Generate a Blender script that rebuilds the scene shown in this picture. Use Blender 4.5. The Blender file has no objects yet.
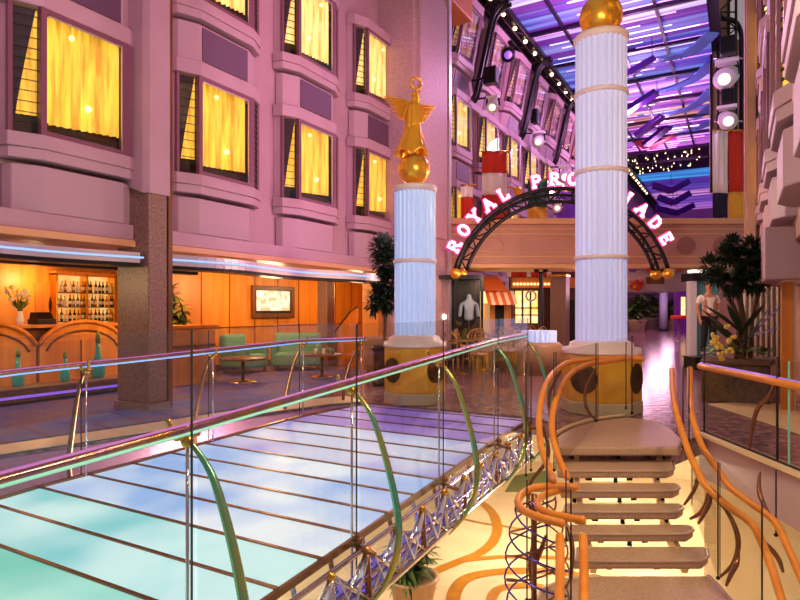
import bpy, math, random
from mathutils import Vector, Matrix
random.seed(7)
SC = bpy.context.scene
COL = SC.collection
pi = math.pi
# ------------------------------------------------------------------ camera model
FPX, HOR, EYE = 600.0, 310.0, 1.4
YAW = math.atan(340.0 / FPX)
CO, SI = math.cos(YAW), math.sin(YAW)
def P(px, py, d):
    u = (px - 400) / FPX
    return Vector((d * (-SI + u * CO), d * (CO + u * SI), EYE - d * (py - HOR) / FPX))
def PZ(px, py, z):
    return P(px, py, (EYE - z) * FPX / (py - HOR))
def PX(px, py, x):
    u = (px - 400) / FPX
    return P(px, py, x / (-SI + CO * u))
def PH(px, d, z):
    v = P(px, HOR, d); v.z = z
    return v
cam_d = bpy.data.cameras.new('camera')
cam_d.sensor_width = 36.0
cam_d.lens = 36.0 * FPX / 800.0
cam_d.shift_y = 10.0 / 800.0
cam_d.clip_end = 300
cam = bpy.data.objects.new('camera', cam_d)
cam.location = (0, 0, EYE)
cam.rotation_euler = (pi / 2, 0, YAW)
COL.objects.link(cam)
SC.camera = cam
# ------------------------------------------------------------------ materials
def lin(h):
    h = h.lstrip('#')
    r = []
    for i in (0, 2, 4):
        c = int(h[i:i + 2], 16) / 255
        r.append(c / 12.92 if c <= .04045 else ((c + .055) / 1.055) ** 2.4)
    return (r[0], r[1], r[2], 1)
MATS = {}
def mat(name, col, rough=.5, metal=0., col2=None, scale=4., stretch=(1, 1, 1), detail=4, lo=.35, hi=.65,
        emit=None, es=0., emit2=None, bump=0., bscale=None, coat=0., kind='noise', spec=.5, trans=0., dist=0.):
    m = bpy.data.materials.new(name); m.use_nodes = True
    nt = m.node_tree; N = nt.nodes; L = nt.links
    b = N['Principled BSDF']
    b.inputs['Base Color'].default_value = lin(col)
    b.inputs['Roughness'].default_value = rough
    b.inputs['Metallic'].default_value = metal
    b.inputs['Coat Weight'].default_value = coat
    b.inputs['Specular IOR Level'].default_value = spec
    b.inputs['Transmission Weight'].default_value = trans
    tex = None
    if col2 or bump or emit2:
        tc = N.new('ShaderNodeTexCoord'); mp = N.new('ShaderNodeMapping')
        mp.inputs['Scale'].default_value = stretch
        L.new(tc.outputs['Object'], mp.inputs['Vector'])
        if kind == 'noise':
            tex = N.new('ShaderNodeTexNoise'); tex.inputs['Detail'].default_value = detail; tex.inputs['Distortion'].default_value = dist
            out = tex.outputs['Fac']
        elif kind == 'voronoi':
            tex = N.new('ShaderNodeTexVoronoi'); out = tex.outputs['Distance']
        else:
            tex = N.new('ShaderNodeTexWave'); tex.inputs['Distortion'].default_value = 3; tex.inputs['Detail'].default_value = 3
            tex.inputs['Detail Scale'].default_value = 1.5
            out = tex.outputs['Fac']
        tex.inputs['Scale'].default_value = scale
        L.new(mp.outputs['Vector'], tex.inputs['Vector'])
        if col2:
            cr = N.new('ShaderNodeValToRGB')
            cr.color_ramp.elements[0].position = lo; cr.color_ramp.elements[0].color = lin(col)
            cr.color_ramp.elements[1].position = hi; cr.color_ramp.elements[1].color = lin(col2)
            L.new(out, cr.inputs['Fac']); L.new(cr.outputs['Color'], b.inputs['Base Color'])
        if emit2:
            cr = N.new('ShaderNodeValToRGB')
            cr.color_ramp.elements[0].position = lo; cr.color_ramp.elements[0].color = lin(emit)
            cr.color_ramp.elements[1].position = hi; cr.color_ramp.elements[1].color = lin(emit2)
            L.new(out, cr.inputs['Fac']); L.new(cr.outputs['Color'], b.inputs['Emission Color'])
        if bump:
            bp = N.new('ShaderNodeBump'); bp.inputs['Strength'].default_value = bump; bp.inputs['Distance'].default_value = .02
            src = out
            if bscale:
                t2 = N.new('ShaderNodeTexNoise'); t2.inputs['Scale'].default_value = bscale; t2.inputs['Detail'].default_value = 3
                L.new(mp.outputs['Vector'], t2.inputs['Vector']); src = t2.outputs['Fac']
            L.new(src, bp.inputs['Height']); L.new(bp.outputs['Normal'], b.inputs['Normal'])
    if emit:
        if not emit2: b.inputs['Emission Color'].default_value = lin(emit)
        b.inputs['Emission Strength'].default_value = es
    MATS[name] = m
    return m
def glass(name, tint='#f4f8f8', refl=.9, ior=1.45):
    m = bpy.data.materials.new(name); m.use_nodes = True
    nt = m.node_tree; N = nt.nodes; L = nt.links
    N.remove(N['Principled BSDF'])
    t = N.new('ShaderNodeBsdfTransparent'); t.inputs['Color'].default_value = lin(tint)
    g = N.new('ShaderNodeBsdfGlossy'); g.inputs['Roughness'].default_value = .02
    g.inputs['Color'].default_value = (refl, refl, refl, 1)
    lw_ = N.new('ShaderNodeLayerWeight'); lw_.inputs['Blend'].default_value = .5
    pw = N.new('ShaderNodeMath'); pw.operation = 'POWER'; pw.inputs[1].default_value = 4.0
    L.new(lw_.outputs['Facing'], pw.inputs[0])
    f = N.new('ShaderNodeMath'); f.operation = 'MULTIPLY_ADD'; f.inputs[1].default_value = .75; f.inputs[2].default_value = (ior - 1) ** 2 / (ior + 1) ** 2
    L.new(pw.outputs[0], f.inputs[0])
    x = N.new('ShaderNodeMixShader')
    L.new(f.outputs[0], x.inputs['Fac']); L.new(t.outputs[0], x.inputs[1]); L.new(g.outputs[0], x.inputs[2])
    L.new(x.outputs[0], N['Material Output'].inputs['Surface'])
    MATS[name] = m
    return m
M = MATS
mat('mauve', '#b5929c', .5, col2='#ab8893', scale=1.2)
mat('mauve_box', '#b0909a', .55)
mat('mauve_tile', '#bb9698', .5, col2='#aa868c', scale=9, stretch=(1, 1, 2.5))
mat('grille', '#5e4058', .5, col2='#4c3248', scale=30, stretch=(0, 1, 0), kind='wave')
mat('red_frame', '#7a4a5c', .35, coat=.3)
mat('silver_frame', '#cfc2c4', .3, metal=.6)
mat('dark_room', '#1c1512', .8)
mat('curtain', '#e9c45a', .8, emit='#7e6412', emit2='#ffd94a', es=.9, scale=5, stretch=(.5, 4, .25), detail=4, lo=.36, hi=.6)  # light from behind and fold tones painted into the emission
mat('curtain_white', '#f0d890', .8, emit='#9c7a14', emit2='#fff09a', es=1.05, scale=5, stretch=(.5, 4, .25), detail=4, lo=.36, hi=.6)  # paler version, backlight and folds likewise painted into the emission
mat('drape', '#3a3440', .8)
mat('cabinet_dark', '#2c2118', .6)
mat('granite', '#6a4a40', .42, col2='#957264', scale=38, detail=6)
mat('brass', '#d9a441', .25, metal=1.)
mat('gold', '#ffbe3c', .32, metal=.7, bump=.2, scale=12)
mat('gold_smooth', '#ffbe44', .28, metal=.75)
mat('gold_paint', '#e6b032', .35, metal=.1, col2='#d89a22', scale=3)
mat('chrome', '#d6d0d8', .12, metal=1.)
mat('brown_metal', '#8f6044', .3, metal=.8)
mat('silver_bar', '#d8d4e0', .25, metal=.7)
mat('violet_chrome', '#9a86e0', .15, metal=.9)  # purple reflections put into the metal tint
mat('curtain_reflect', '#b090a0', .5, emit='#3a1880', emit2='#e0a030', es=.6, scale=3.5, stretch=(.5, 4, .5), detail=4, lo=.42, hi=.62)  # coloured window reflections painted as violet and gold emission
mat('black_metal', '#17131a', .35, metal=.4)
mat('dark_truss', '#2a1e20', .4, metal=.5)
mat('wood', '#e08c2c', .45, col2='#cc7620', scale=2.2, stretch=(3, 3, .35), detail=6)
mat('wood_panel', '#e4942e', .42, col2='#cc7a20', scale=1.6, stretch=(4, 4, .3), detail=6)
mat('wood_dark', '#7b4418', .4, col2='#5e300f', scale=3, stretch=(3, 3, .4))
mat('rail_wood', '#ee9636', .32, col2='#e08426', scale=6, stretch=(1, 1, 1))
mat('led_blue', '#9fc8ff', .4, emit='#6aa8f4', es=.95)
mat('led_violet', '#b48cff', .4, emit='#6f50e8', es=.8)
mat('led_pink', '#c07ac0', .4, emit='#a050b8', es=.6)
mat('led_mint', '#a8f0d8', .4, emit='#8fe8d0', es=.5)
mat('bulb_small', '#fff0d0', .4, emit='#ffd080', es=2.2)
mat('chair_gilt', '#b58a4a', .4, metal=.2)
mat('stone_brown', '#9a7458', .35)
mat('shop_dark', '#4a2a1c', .45, col2='#5c3522', scale=3)
mat('bulb_soft', '#fff0c0', .4, emit='#fff0b0', es=1.6)
mat('bulb', '#fff0d0', .4, emit='#ffd9a0', es=7)
mat('lamp_face', '#fff4e0', .4, emit='#fff0dd', es=1.3)
mat('down_light', '#fff0c8', .4, emit='#ffd486', es=9)
mat('cream', '#efdcb2', .35, col2='#e8d0a2', scale=2.5)
mat('cream_stone', '#efd6a6', .3)
mat('inlay', '#c98a2e', .3, col2='#b9791f', scale=8)
mat('plaza_stone', '#a87e80', .16, col2='#5e434a', scale=9, detail=8, bump=.2, bscale=7, spec=.5)
mat('carpet', '#6c4a72', .7, col2='#3b3c9a', scale=1.6, detail=5, lo=.42, hi=.62)  # blue patches are bridge-glass reflections painted into the carpet colour
mat('tread', '#cfab8c', .5, col2='#b89678', scale=60)
mat('nosing', '#c9a68c', .4)
mat('beam_paint', '#bd877a', .5, col2='#b37d72', scale=1.5)
mat('beam_trim', '#d39e70', .45)
mat('beam_disc', '#9c6259', .5)
mat('beige_wall', '#b3896f', .55, col2='#a67c66', scale=2)
mat('orange_soffit', '#c87538', .5)
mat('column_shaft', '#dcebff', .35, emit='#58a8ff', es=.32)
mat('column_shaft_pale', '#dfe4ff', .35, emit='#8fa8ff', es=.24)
mat('column_ring', '#f3dfe2', .35)
mat('porthole', '#5a4024', .35, metal=.5, col2='#3f2c18', scale=10)
mat('stone_grey', '#b9ab8e', .4)
mat('white_paint', '#ece6ea', .4)
mat('teal_fabric', '#6f9d86', .75, col2='#5f8d78', scale=20)
mat('teal_panel', '#5c98a4', .5)
mat('foliage_dark', '#16301c', .55, col2='#25401f', scale=5)
mat('foliage', '#3f6a2a', .5, col2='#7b8a34', scale=4)
mat('foliage_light', '#8c9a3c', .5, col2='#49702c', scale=5)
mat('trunk', '#5a442c', .7)
mat('petal_yellow', '#f2d25c', .5)
mat('petal_red', '#d8513a', .5)
mat('petal_pink', '#e08a86', .5)
mat('pot_terra', '#c79868', .4)
mat('planter_stone', '#4a3c30', .25, col2='#62503e', scale=14)
mat('flag_red', '#d2361f', .8); mat('flag_white', '#f3ece6', .8); mat('flag_green', '#2f6b45', .8)
mat('flag_yellow', '#f0b63c', .8); mat('flag_purple', '#6b2ea0', .8); mat('flag_black', '#1b1730', .8)
mat('letter_white', '#fff4ff', .4, emit='#fff0fa', es=.95)
mat('neon_pink', '#e0308c', .4, emit='#f01c88', es=.9)
mat('screen', '#ffffff', .4, emit='#ffe9d8', emit2='#a5352a', es=.75, scale=7, detail=3, lo=.48, hi=.56, stretch=(1, 1, 1))
mat('black_plastic', '#0d0c0e', .3)
mat('skin', '#c98e6c', .5); mat('hair', '#2b1a12', .6); mat('shirt', '#faf4ee', .7, col2='#e9b9b4', scale=9, stretch=(0, 0, 1), kind='wave', lo=.6, hi=.75); mat('trousers', '#15141a', .7)
mat('bottle_amber', '#b06a20', .15, spec=.7); mat('bottle_green', '#4c6a2c', .15, spec=.7); mat('bottle_clear', '#e8dcc0', .12, spec=.7); mat('bottle_dark', '#2a1a10', .15)
mat('label_paper', '#efe4cc', .7)
mat('teal_glass', '#2f9c92', .08, spec=.8, emit='#1c8a86', es=.12)
mat('shop_glow', '#ffd070', .4, emit='#ffb640', emit2='#fff0b0', es=1.5, scale=5, detail=4)
mat('shelf_glow', '#ffc060', .4, emit='#e08a24', emit2='#ffd98a', es=.75, scale=3, detail=3)
mat('awning_orange', '#e0702c', .6); mat('awning_white', '#f6dcb8', .6)
mat('brick', '#a85a3c', .6, col2='#8c4630', scale=10, stretch=(1, 1, 3))
mat('ceil_frame', '#2a1234', .35, metal=.4)
mat('ceil_black', '#07060c', .3)
mat('ribbon_violet', '#4a1c86', .25, metal=.3); mat('ribbon_blue', '#7aa0ff', .2, metal=.5); mat('ribbon_red', '#8a1d34', .3, metal=.3)
mat('shirt_blue', '#a8c4d8', .7)
mat('purple_wall', '#a06a9c', .5)
glass('glass_clear', '#f9fbfa', ior=1.4); glass('glass_warm', '#fcfaf6', .5, ior=1.25); glass('glass_window', '#fbf8f2', ior=1.35)
mat('glass_edge', '#2a3a38', .15)
mat('glass_edge_green', '#7fc7b0', .1, emit='#66b8a0', es=.1)
# ------------------------------------------------------------------ mesh builder
class MB:
    def __init__(s): s.v = []; s.f = []; s.sm = []
    def add(s, vs, fs, smooth=False):
        o = len(s.v); s.v += [Vector(x) for x in vs]
        for f in fs: s.f.append([i + o for i in f]); s.sm.append(smooth)
        return s
    def box(s, x0, x1, y0, y1, z0, z1):
        return s.add([(x0, y0, z0), (x1, y0, z0), (x1, y1, z0), (x0, y1, z0), (x0, y0, z1), (x1, y0, z1), (x1, y1, z1), (x0, y1, z1)],
                     [(3, 2, 1, 0), (4, 5, 6, 7), (0, 1, 5, 4), (1, 2, 6, 5), (2, 3, 7, 6), (3, 0, 4, 7)])
    def bar(s, a, b, w, h, up=(0, 0, 1)):
        a = Vector(a); b = Vector(b); t = (b - a).normalized(); up = Vector(up)
        sd = t.cross(up)
        if sd.length < 1e-4: sd = t.cross(Vector((1, 0, 0)))
        sd.normalize(); u = sd.cross(t)
        sd = sd * w / 2; u = u * h / 2
        vs = [p + i * sd + j * u for p in (a, b) for i, j in ((-1, -1), (1, -1), (1, 1), (-1, 1))]
        return s.add(vs, [(0, 1, 2, 3), (7, 6, 5, 4), (0, 4, 5, 1), (1, 5, 6, 2), (2, 6, 7, 3), (3, 7, 4, 0)])
    def tube(s, path, r, n=8, closed=False, flat=1.0):
        path = [Vector(p) for p in path]; k = len(path)
        rs = r if isinstance(r, (list, tuple)) else [r] * k
        vs = []; prev = None
        for i, p in enumerate(path):
            if closed: t = path[(i + 1) % k] - path[i - 1]
            else: t = path[min(i + 1, k - 1)] - path[max(i - 1, 0)]
            t.normalize()
            if prev is None:
                nrm = Vector((0, 0, 1)).cross(t)
                if nrm.length < 1e-3: nrm = Vector((1, 0, 0)).cross(t)
            else:
                nrm = prev - t * prev.dot(t)
            nrm.normalize(); prev = nrm; bn = t.cross(nrm)
            for j in range(n):
                a = 2 * pi * j / n
                vs.append(p + rs[i] * (math.cos(a) * nrm + math.sin(a) * flat * bn))
        fs = []
        for i in range(k if closed else k - 1):
            i2 = (i + 1) % k
            for j in range(n):
                fs.append((i * n + j, i * n + (j + 1) % n, i2 * n + (j + 1) % n, i2 * n + j))
        if not closed:
            fs.append(tuple(range(n))[::-1]); fs.append(tuple((k - 1) * n + j for j in range(n)))
        return s.add(vs, fs, True)
    def lathe(s, prof, c=(0, 0, 0), n=24, smooth=True, flute=0, fd=.0, rot=0.):
        c = Vector(c); vs = []; k = len(prof)
        for r, z in prof:
            for j in range(n):
                a = 2 * pi * j / n + rot
                rr = r * (1 - (fd if flute and (j % 2) else 0))
                vs.append(c + Vector((rr * math.cos(a), rr * math.sin(a), z)))
        fs = [(i * n + j, i * n + (j + 1) % n, (i + 1) * n + (j + 1) % n, (i + 1) * n + j) for i in range(k - 1) for j in range(n)]
        fs.append(tuple(range(n))[::-1]); fs.append(tuple((k - 1) * n + j for j in range(n)))
        return s.add(vs, fs, smooth)
    def sphere(s, c, r, nu=16, nv=10, sc=(1, 1, 1)):
        c = Vector(c); vs = []
        for i in range(nv + 1):
            th = pi * i / nv
            for j in range(nu):
                ph = 2 * pi * j / nu
                vs.append(c + Vector((r * sc[0] * math.sin(th) * math.cos(ph), r * sc[1] * math.sin(th) * math.sin(ph), r * sc[2] * math.cos(th))))
        fs = [(i * nu + j, (i + 1) * nu + j, (i + 1) * nu + (j + 1) % nu, i * nu + (j + 1) % nu) for i in range(nv) for j in range(nu)]
        return s.add(vs, fs, True)
    def prism(s, pts, ext, smooth=False):
        pts = [Vector(p) for p in pts]; ext = Vector(ext); k = len(pts)
        nrm = Vector((0, 0, 0))
        for i in range(k): nrm += (pts[i] - pts[0]).cross(pts[(i + 1) % k] - pts[0])
        if nrm.dot(ext) > 0: pts = pts[::-1]
        vs = pts + [p + ext for p in pts]
        fs = [tuple(range(k)), tuple(range(2 * k - 1, k - 1, -1))]
        fs += [(i, k + i, k + (i + 1) % k, (i + 1) % k) for i in range(k)]
        return s.add(vs, fs, smooth)
    def grid(s, fn, nu, nv, smooth=True):
        vs = [fn(i / nu, j / nv) for i in range(nu + 1) for j in range(nv + 1)]
        fs = [(i * (nv + 1) + j, (i + 1) * (nv + 1) + j, (i + 1) * (nv + 1) + j + 1, i * (nv + 1) + j + 1) for i in range(nu) for j in range(nv)]
        return s.add(vs, fs, smooth)
    def quad(s, a, b, c, d): return s.add([a, b, c, d], [(0, 1, 2, 3)])
    def leaf(s, base, dr, ln, w, droop=.3, seg=4):
        dr = Vector(dr).normalized(); sd = dr.cross(Vector((0, 0, 1)))
        if sd.length < .05: sd = Vector((1, 0, 0))
        sd.normalize(); vs = []
        for i in range(seg + 1):
            t = i / seg
            p = Vector(base) + dr * ln * t + Vector((0, 0, -droop * ln * t * t))
            ww = w * (math.sin(pi * min(1, t * .85 + .12)) ** .8) * .5
            vs += [p - sd * ww, p + Vector((0, 0, -.15 * ww)), p + sd * ww]
        fs = []
        for i in range(seg):
            a = i * 3
            fs += [(a, a + 1, a + 4, a + 3), (a + 1, a + 2, a + 5, a + 4)]
        return s.add(vs, fs, True)
    def build(s, name, m, parent=None, local=False, bevel=0., label=None, solid=0.):
        me = bpy.data.meshes.new(name)
        vs = s.v
        if parent is not None and not local:
            inv = WM[parent.name].inverted(); vs = [inv @ v for v in vs]
        me.from_pydata([tuple(v) for v in vs], [], s.f)
        me.polygons.foreach_set('use_smooth', s.sm)
        me.materials.append(M[m] if isinstance(m, str) else m)
        me.update()
        o = bpy.data.objects.new(name, me); COL.objects.link(o)
        if parent is not None:
            o.parent = parent; WM[o.name] = WM[parent.name]
        else:
            WM[o.name] = Matrix.Identity(4)
        if bevel:
            b = o.modifiers.new('bevel', 'BEVEL'); b.width = bevel; b.segments = 2; b.limit_method = 'ANGLE'; b.harden_normals = False
        if solid:
            b = o.modifiers.new('solid', 'SOLIDIFY'); b.thickness = solid; b.offset = 0
        if label: o['label'] = label
        return o
WM = {}
def tag(o, label=None, cat=None, group=None, kind=None):
    if label: o['label'] = label
    if cat: o['category'] = cat
    if group: o['group'] = group
    if kind: o['kind'] = kind
    return o
def thing(name, label, cat, loc=(0, 0, 0), rz=0., group=None, kind=None):
    o = bpy.data.objects.new(name, None); COL.objects.link(o)
    o.empty_display_size = .2
    o.location = loc; o.rotation_euler = (0, 0, rz)
    WM[o.name] = Matrix.Translation(Vector(loc)) @ Matrix.Rotation(rz, 4, 'Z')
    return tag(o, label, cat, group, kind)
def struct(o): o['kind'] = 'structure'; return o
def kids(o): return [c for c in o.children]
def dup(o, loc, rz=None, label=None, name=None):
    r = o.copy(); COL.objects.link(r); r.location = loc
    if name: r.name = name
    if rz is not None: r.rotation_euler = (0, 0, rz)
    if label: r['label'] = label
    for ch in kids(o):
        c = ch.copy(); COL.objects.link(c); c.parent = r
        for g in kids(ch):
            d = g.copy(); COL.objects.link(d); d.parent = c
    WM[r.name] = Matrix.Translation(Vector(loc)) @ Matrix.Rotation(r.rotation_euler.z, 4, 'Z')
    return r
def smooth_path(pts, n=6, closed=False):
    pts = [Vector(p) for p in pts]; k = len(pts); out = []
    rng = range(k) if closed else range(k - 1)
    for i in rng:
        if closed: p0, p1, p2, p3 = pts[i - 1], pts[i], pts[(i + 1) % k], pts[(i + 2) % k]
        else: p0, p1, p2, p3 = pts[max(i - 1, 0)], pts[i], pts[i + 1], pts[min(i + 2, k - 1)]
        for j in range(n):
            t = j / n
            out.append(.5 * ((2 * p1) + (-p0 + p2) * t + (2 * p0 - 5 * p1 + 4 * p2 - p3) * t * t + (-p0 + 3 * p1 - 3 * p2 + p3) * t ** 3))
    if not closed: out.append(pts[-1])
    return out
def skin_obj(name, nodes, edges, m, parent, sub=2, root=0):
    me = bpy.data.meshes.new(name)
    me.from_pydata([n[0] for n in nodes], edges, [])
    o = bpy.data.objects.new(name, me); COL.objects.link(o); o.parent = parent
    me.materials.append(M[m])
    sk = o.modifiers.new('skin', 'SKIN'); sk.use_smooth_shade = True
    lay = me.skin_vertices[0].data
    for i, n in enumerate(nodes):
        r = n[1]; lay[i].radius = r if isinstance(r, tuple) else (r, r); lay[i].use_root = (i == root)
    sb = o.modifiers.new('sub', 'SUBSURF'); sb.levels = sub; sb.render_levels = sub
    WM[o.name] = WM[parent.name]
    return o
def lerp_tab(tab, x):
    if x <= tab[0][0]: return tab[0][1]
    for (a, b), (c, d) in zip(tab, tab[1:]):
        if x <= c: return b + (d - b) * (x - a) / (c - a)
    return tab[-1][1]
# =================================================================== SETTING: floors
FAR = 66.0
floor = struct(MB().prism([(-6.6, -1, 0), (-6.45, 1.5, 0), (-6.2, 3.0, 0), (-5.85, 4.5, 0), (-5.6, 6.0, 0), (-5.25, 7.2, 0), (-4.95, 7.64, 0), (-2.3, 7.64, 0),
        (-2.0, 7.4, 0), (-1.87, 6.9, 0), (-1.62, 6.24, 0), (-.62, 6.78, 0), (-.36, 7.58, 0), (.38, 6.25, 0), (1.3, 4.6, 0), (1.3, FAR, 0), (-14, FAR, 0), (-14, -1, 0)], (0, 0, -.22)).build('floor', 'plaza_stone'))
# carpet of the lounge and its cream stone border
struct(MB().prism([(-7.0, -1, .004), (-6.75, 3.0, .004), (-6.45, 4.7, .004), (-6.2, 6.2, .004), (-6.1, 8.0, .004), (-6.3, 9.6, .004), (-6.9, 11.6, .004), (-12.1, 11.6, .004), (-12.1, -1, .004)], (0, 0, .006)).build('floor_lounge_carpet', 'carpet', floor))
bd = MB()
inn = [(-6.6, -1), (-6.45, 1.5), (-6.2, 3.0), (-5.85, 4.5), (-5.6, 6.0), (-5.25, 7.2), (-4.95, 7.64)]
out_ = [(-7.05, -1), (-6.9, 1.5), (-6.65, 3.0), (-6.3, 4.5), (-6.05, 6.0), (-5.75, 7.4), (-5.5, 7.95)]
for i in range(6):
    bd.prism([(*inn[i], .012), (*inn[i + 1], .012), (*out_[i + 1], .012), (*out_[i], .012)], (0, 0, .012))
struct(bd.build('floor_border', 'cream_stone', floor))
struct(MB().prism([PZ(708, 404, .006), PZ(745, 402, .006), PZ(800, 405, .006), PZ(815, 440, .006), PZ(786, 430, .006), PZ(750, 418, .006)], (0, 0, .006)).build('floor_cream_band', 'cream_stone', floor))
fb = MB()
for i in range(6):
    a, b = inn[i], inn[i + 1]
    fb.bar((a[0] + .03, a[1], -.30), (b[0] + .03, b[1], -.30), .05, .55)
struct(fb.build('trim_lounge_edge', 'purple_wall', floor))
lower = struct(MB().box(-9, 6, -1, 16, -2.75, -2.6).build('floor_lower', 'cream'))
inl = MB(); RB = []
def ribbon(pxs, w, z=-2.6, n=8, zz=.006):
    RB.append(1); pts = smooth_path([PZ(a, b, z) for a, b in pxs], n)
    for i in range(len(pts) - 1):
        t0 = (pts[min(i + 1, len(pts) - 1)] - pts[max(i - 1, 0)]).normalized(); t1 = (pts[min(i + 2, len(pts) - 1)] - pts[i]).normalized()
        s0 = Vector((-t0.y, t0.x, 0)) * w / 2; s1 = Vector((-t1.y, t1.x, 0)) * w / 2
        u = Vector((0, 0, zz + .0008 * len(RB)))
        inl.quad(pts[i] - s0 + u, pts[i + 1] - s1 + u, pts[i + 1] + s1 + u, pts[i] + s0 + u)
ribbon([(470, 496), (488, 508), (497, 524), (494, 540), (480, 553), (458, 562), (435, 572), (415, 585)], .18)
ribbon([(430, 576), (455, 563), (490, 558), (530, 557), (580, 560), (640, 566)], .13)
ribbon([(452, 612), (455, 592), (466, 579), (490, 573), (525, 571), (570, 574), (620, 590)], .2)
ribbon([(493, 612), (492, 598), (500, 589), (520, 586), (545, 588), (575, 600)], .15)
ribbon([(462, 519), (480, 523), (500, 526), (525, 530)], .07)
struct(inl.build('floor_inlay', 'inlay', lower))
struct(MB().prism([PZ(505, 492, -2.6), PZ(515, 476, -2.6), PZ(552, 470, -2.6), PZ(560, 492, -2.6)], (0, 0, .015)).build('floor_mat', mat('mat_green', '#7d8650', .8, col2='#6b7444', scale=20), lower))
# soffit of the upper deck is the floor slab itself; walls of the lower deck
struct(MB().box(-9, 6, 15.6, 15.8, -2.6, -.22).build('wall_lower_back', 'cream'))
struct(MB().box(-9.2, -9, -1, 15.8, -2.6, -.22).build('wall_lower_left', 'cream'))
lw = MB().prism([(-.36, 7.75, -2.6), (.75, 6.2, -2.6), (1.5, 5.2, -2.6), (1.5, 5.4, -2.6), (.85, 6.4, -2.6), (-.24, 7.9, -2.6)], (0, 0, 2.38))
struct(lw.build('wall_lower_right', 'cream'))
struct(MB().prism([(-.40, 7.54, -.46), (.34, 6.21, -.46), (1.26, 4.56, -.46), (1.6, 4.7, -.46), (.5, 6.5, -.46), (-.24, 7.75, -.46)], (0, 0, .45)).build('trim_stairwell', 'mauve'))
struct(MB().prism([(-.44, 7.52, .0), (.31, 6.19, .0), (1.23, 4.54, .0), (1.36, 4.62, .0), (.44, 6.28, .0), (-.31, 7.6, .0)], (0, 0, .03)).build('trim_stairwell_curb', 'cream_stone'))
# =================================================================== SETTING: left facade
XF = -7.3
def xy_struct(name, box, m, bevel=0, parent=None): return struct(MB().box(*box).build(name, m, parent, bevel=bevel))
xy_struct('wall_left', (-7.95, -7.62, -2, 12.4, 2.36, 13), 'mauve')
xy_struct('trim_left_ledge', (-7.7, -7.33, -2, 12.1, 2.36, 2.58), 'mauve', .02)
xy_struct('trim_left_drip', (-7.72, -7.28, -2, 12.1, 2.27, 2.36), 'beam_trim', .01)
wf = xy_struct('wall_left_far', (-7.95, -7.62, 13.8, FAR, 0, 12), 'mauve')
for i, z in enumerate((2.36, 5.05, 7.78)):
    xy_struct('trim_left_band', (-7.65, -7.36, 14.3, 52, z, z + .22), 'mauve_box', .02)
pier = struct(MB().box(-7.9, -6.62, 12.35, 14.25, 0, 13).build('wall_left_pier', 'mauve_tile', bevel=.04))
struct(MB().box(-6.64, -6.56, 12.55, 14.05, 3.2, 9.2).build('trim_pier_panel', 'mauve_tile', bevel=.02))
xy_struct('trim_pier_corner', (-6.66, -6.55, 14.15, 14.3, 0, 13), 'silver_frame', .01)
xy_struct('trim_pier_soffit', (-7.7, -6.62, 14.2, 15.9, 9.6, 11.4), 'orange_soffit', .05)
# pilaster above the granite column (top part painted)
pil = MB().prism([(-7.62, 5.38, 3.2), (-7.08, 5.38, 3.0), (-6.98, 5.42, 3.0), (-6.98, 5.75, 3.0), (-7.62, 5.75, 3.2)], (0, 0, 10))
struct(pil.build('trim_pilaster', 'mauve'))
xy_struct('trim_pilaster_strip', (-7.12, -7.02, 5.76, 5.83, 0.0, 12.5), 'wood_dark')
def granite_column(label, x0, x1, y0, y1, z1):
    t = thing('granite_column', label, 'column', ((x0 + x1) / 2, (y0 + y1) / 2, 0), 0, None)
    MB().box(x0, x1, y0, y1, .12, z1).build('shaft', 'granite', t, bevel=.02)
    MB().box(x0 - .03, x1 + .03, y0 - .03, y1 + .03, 0, .12).build('plinth', 'granite', t, bevel=.01)
    if z1 < 2.8: MB().box(x0 - .02, x1 + .02, y0 - .02, y1 + .02, z1 - .08, z1).build('collar', 'brass', t, bevel=.01)
    return t
granite_column('wide brown granite column left of the footbridge, beside the bar', -7.68, -7.0, 5.42, 5.72, 3.2)
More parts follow.
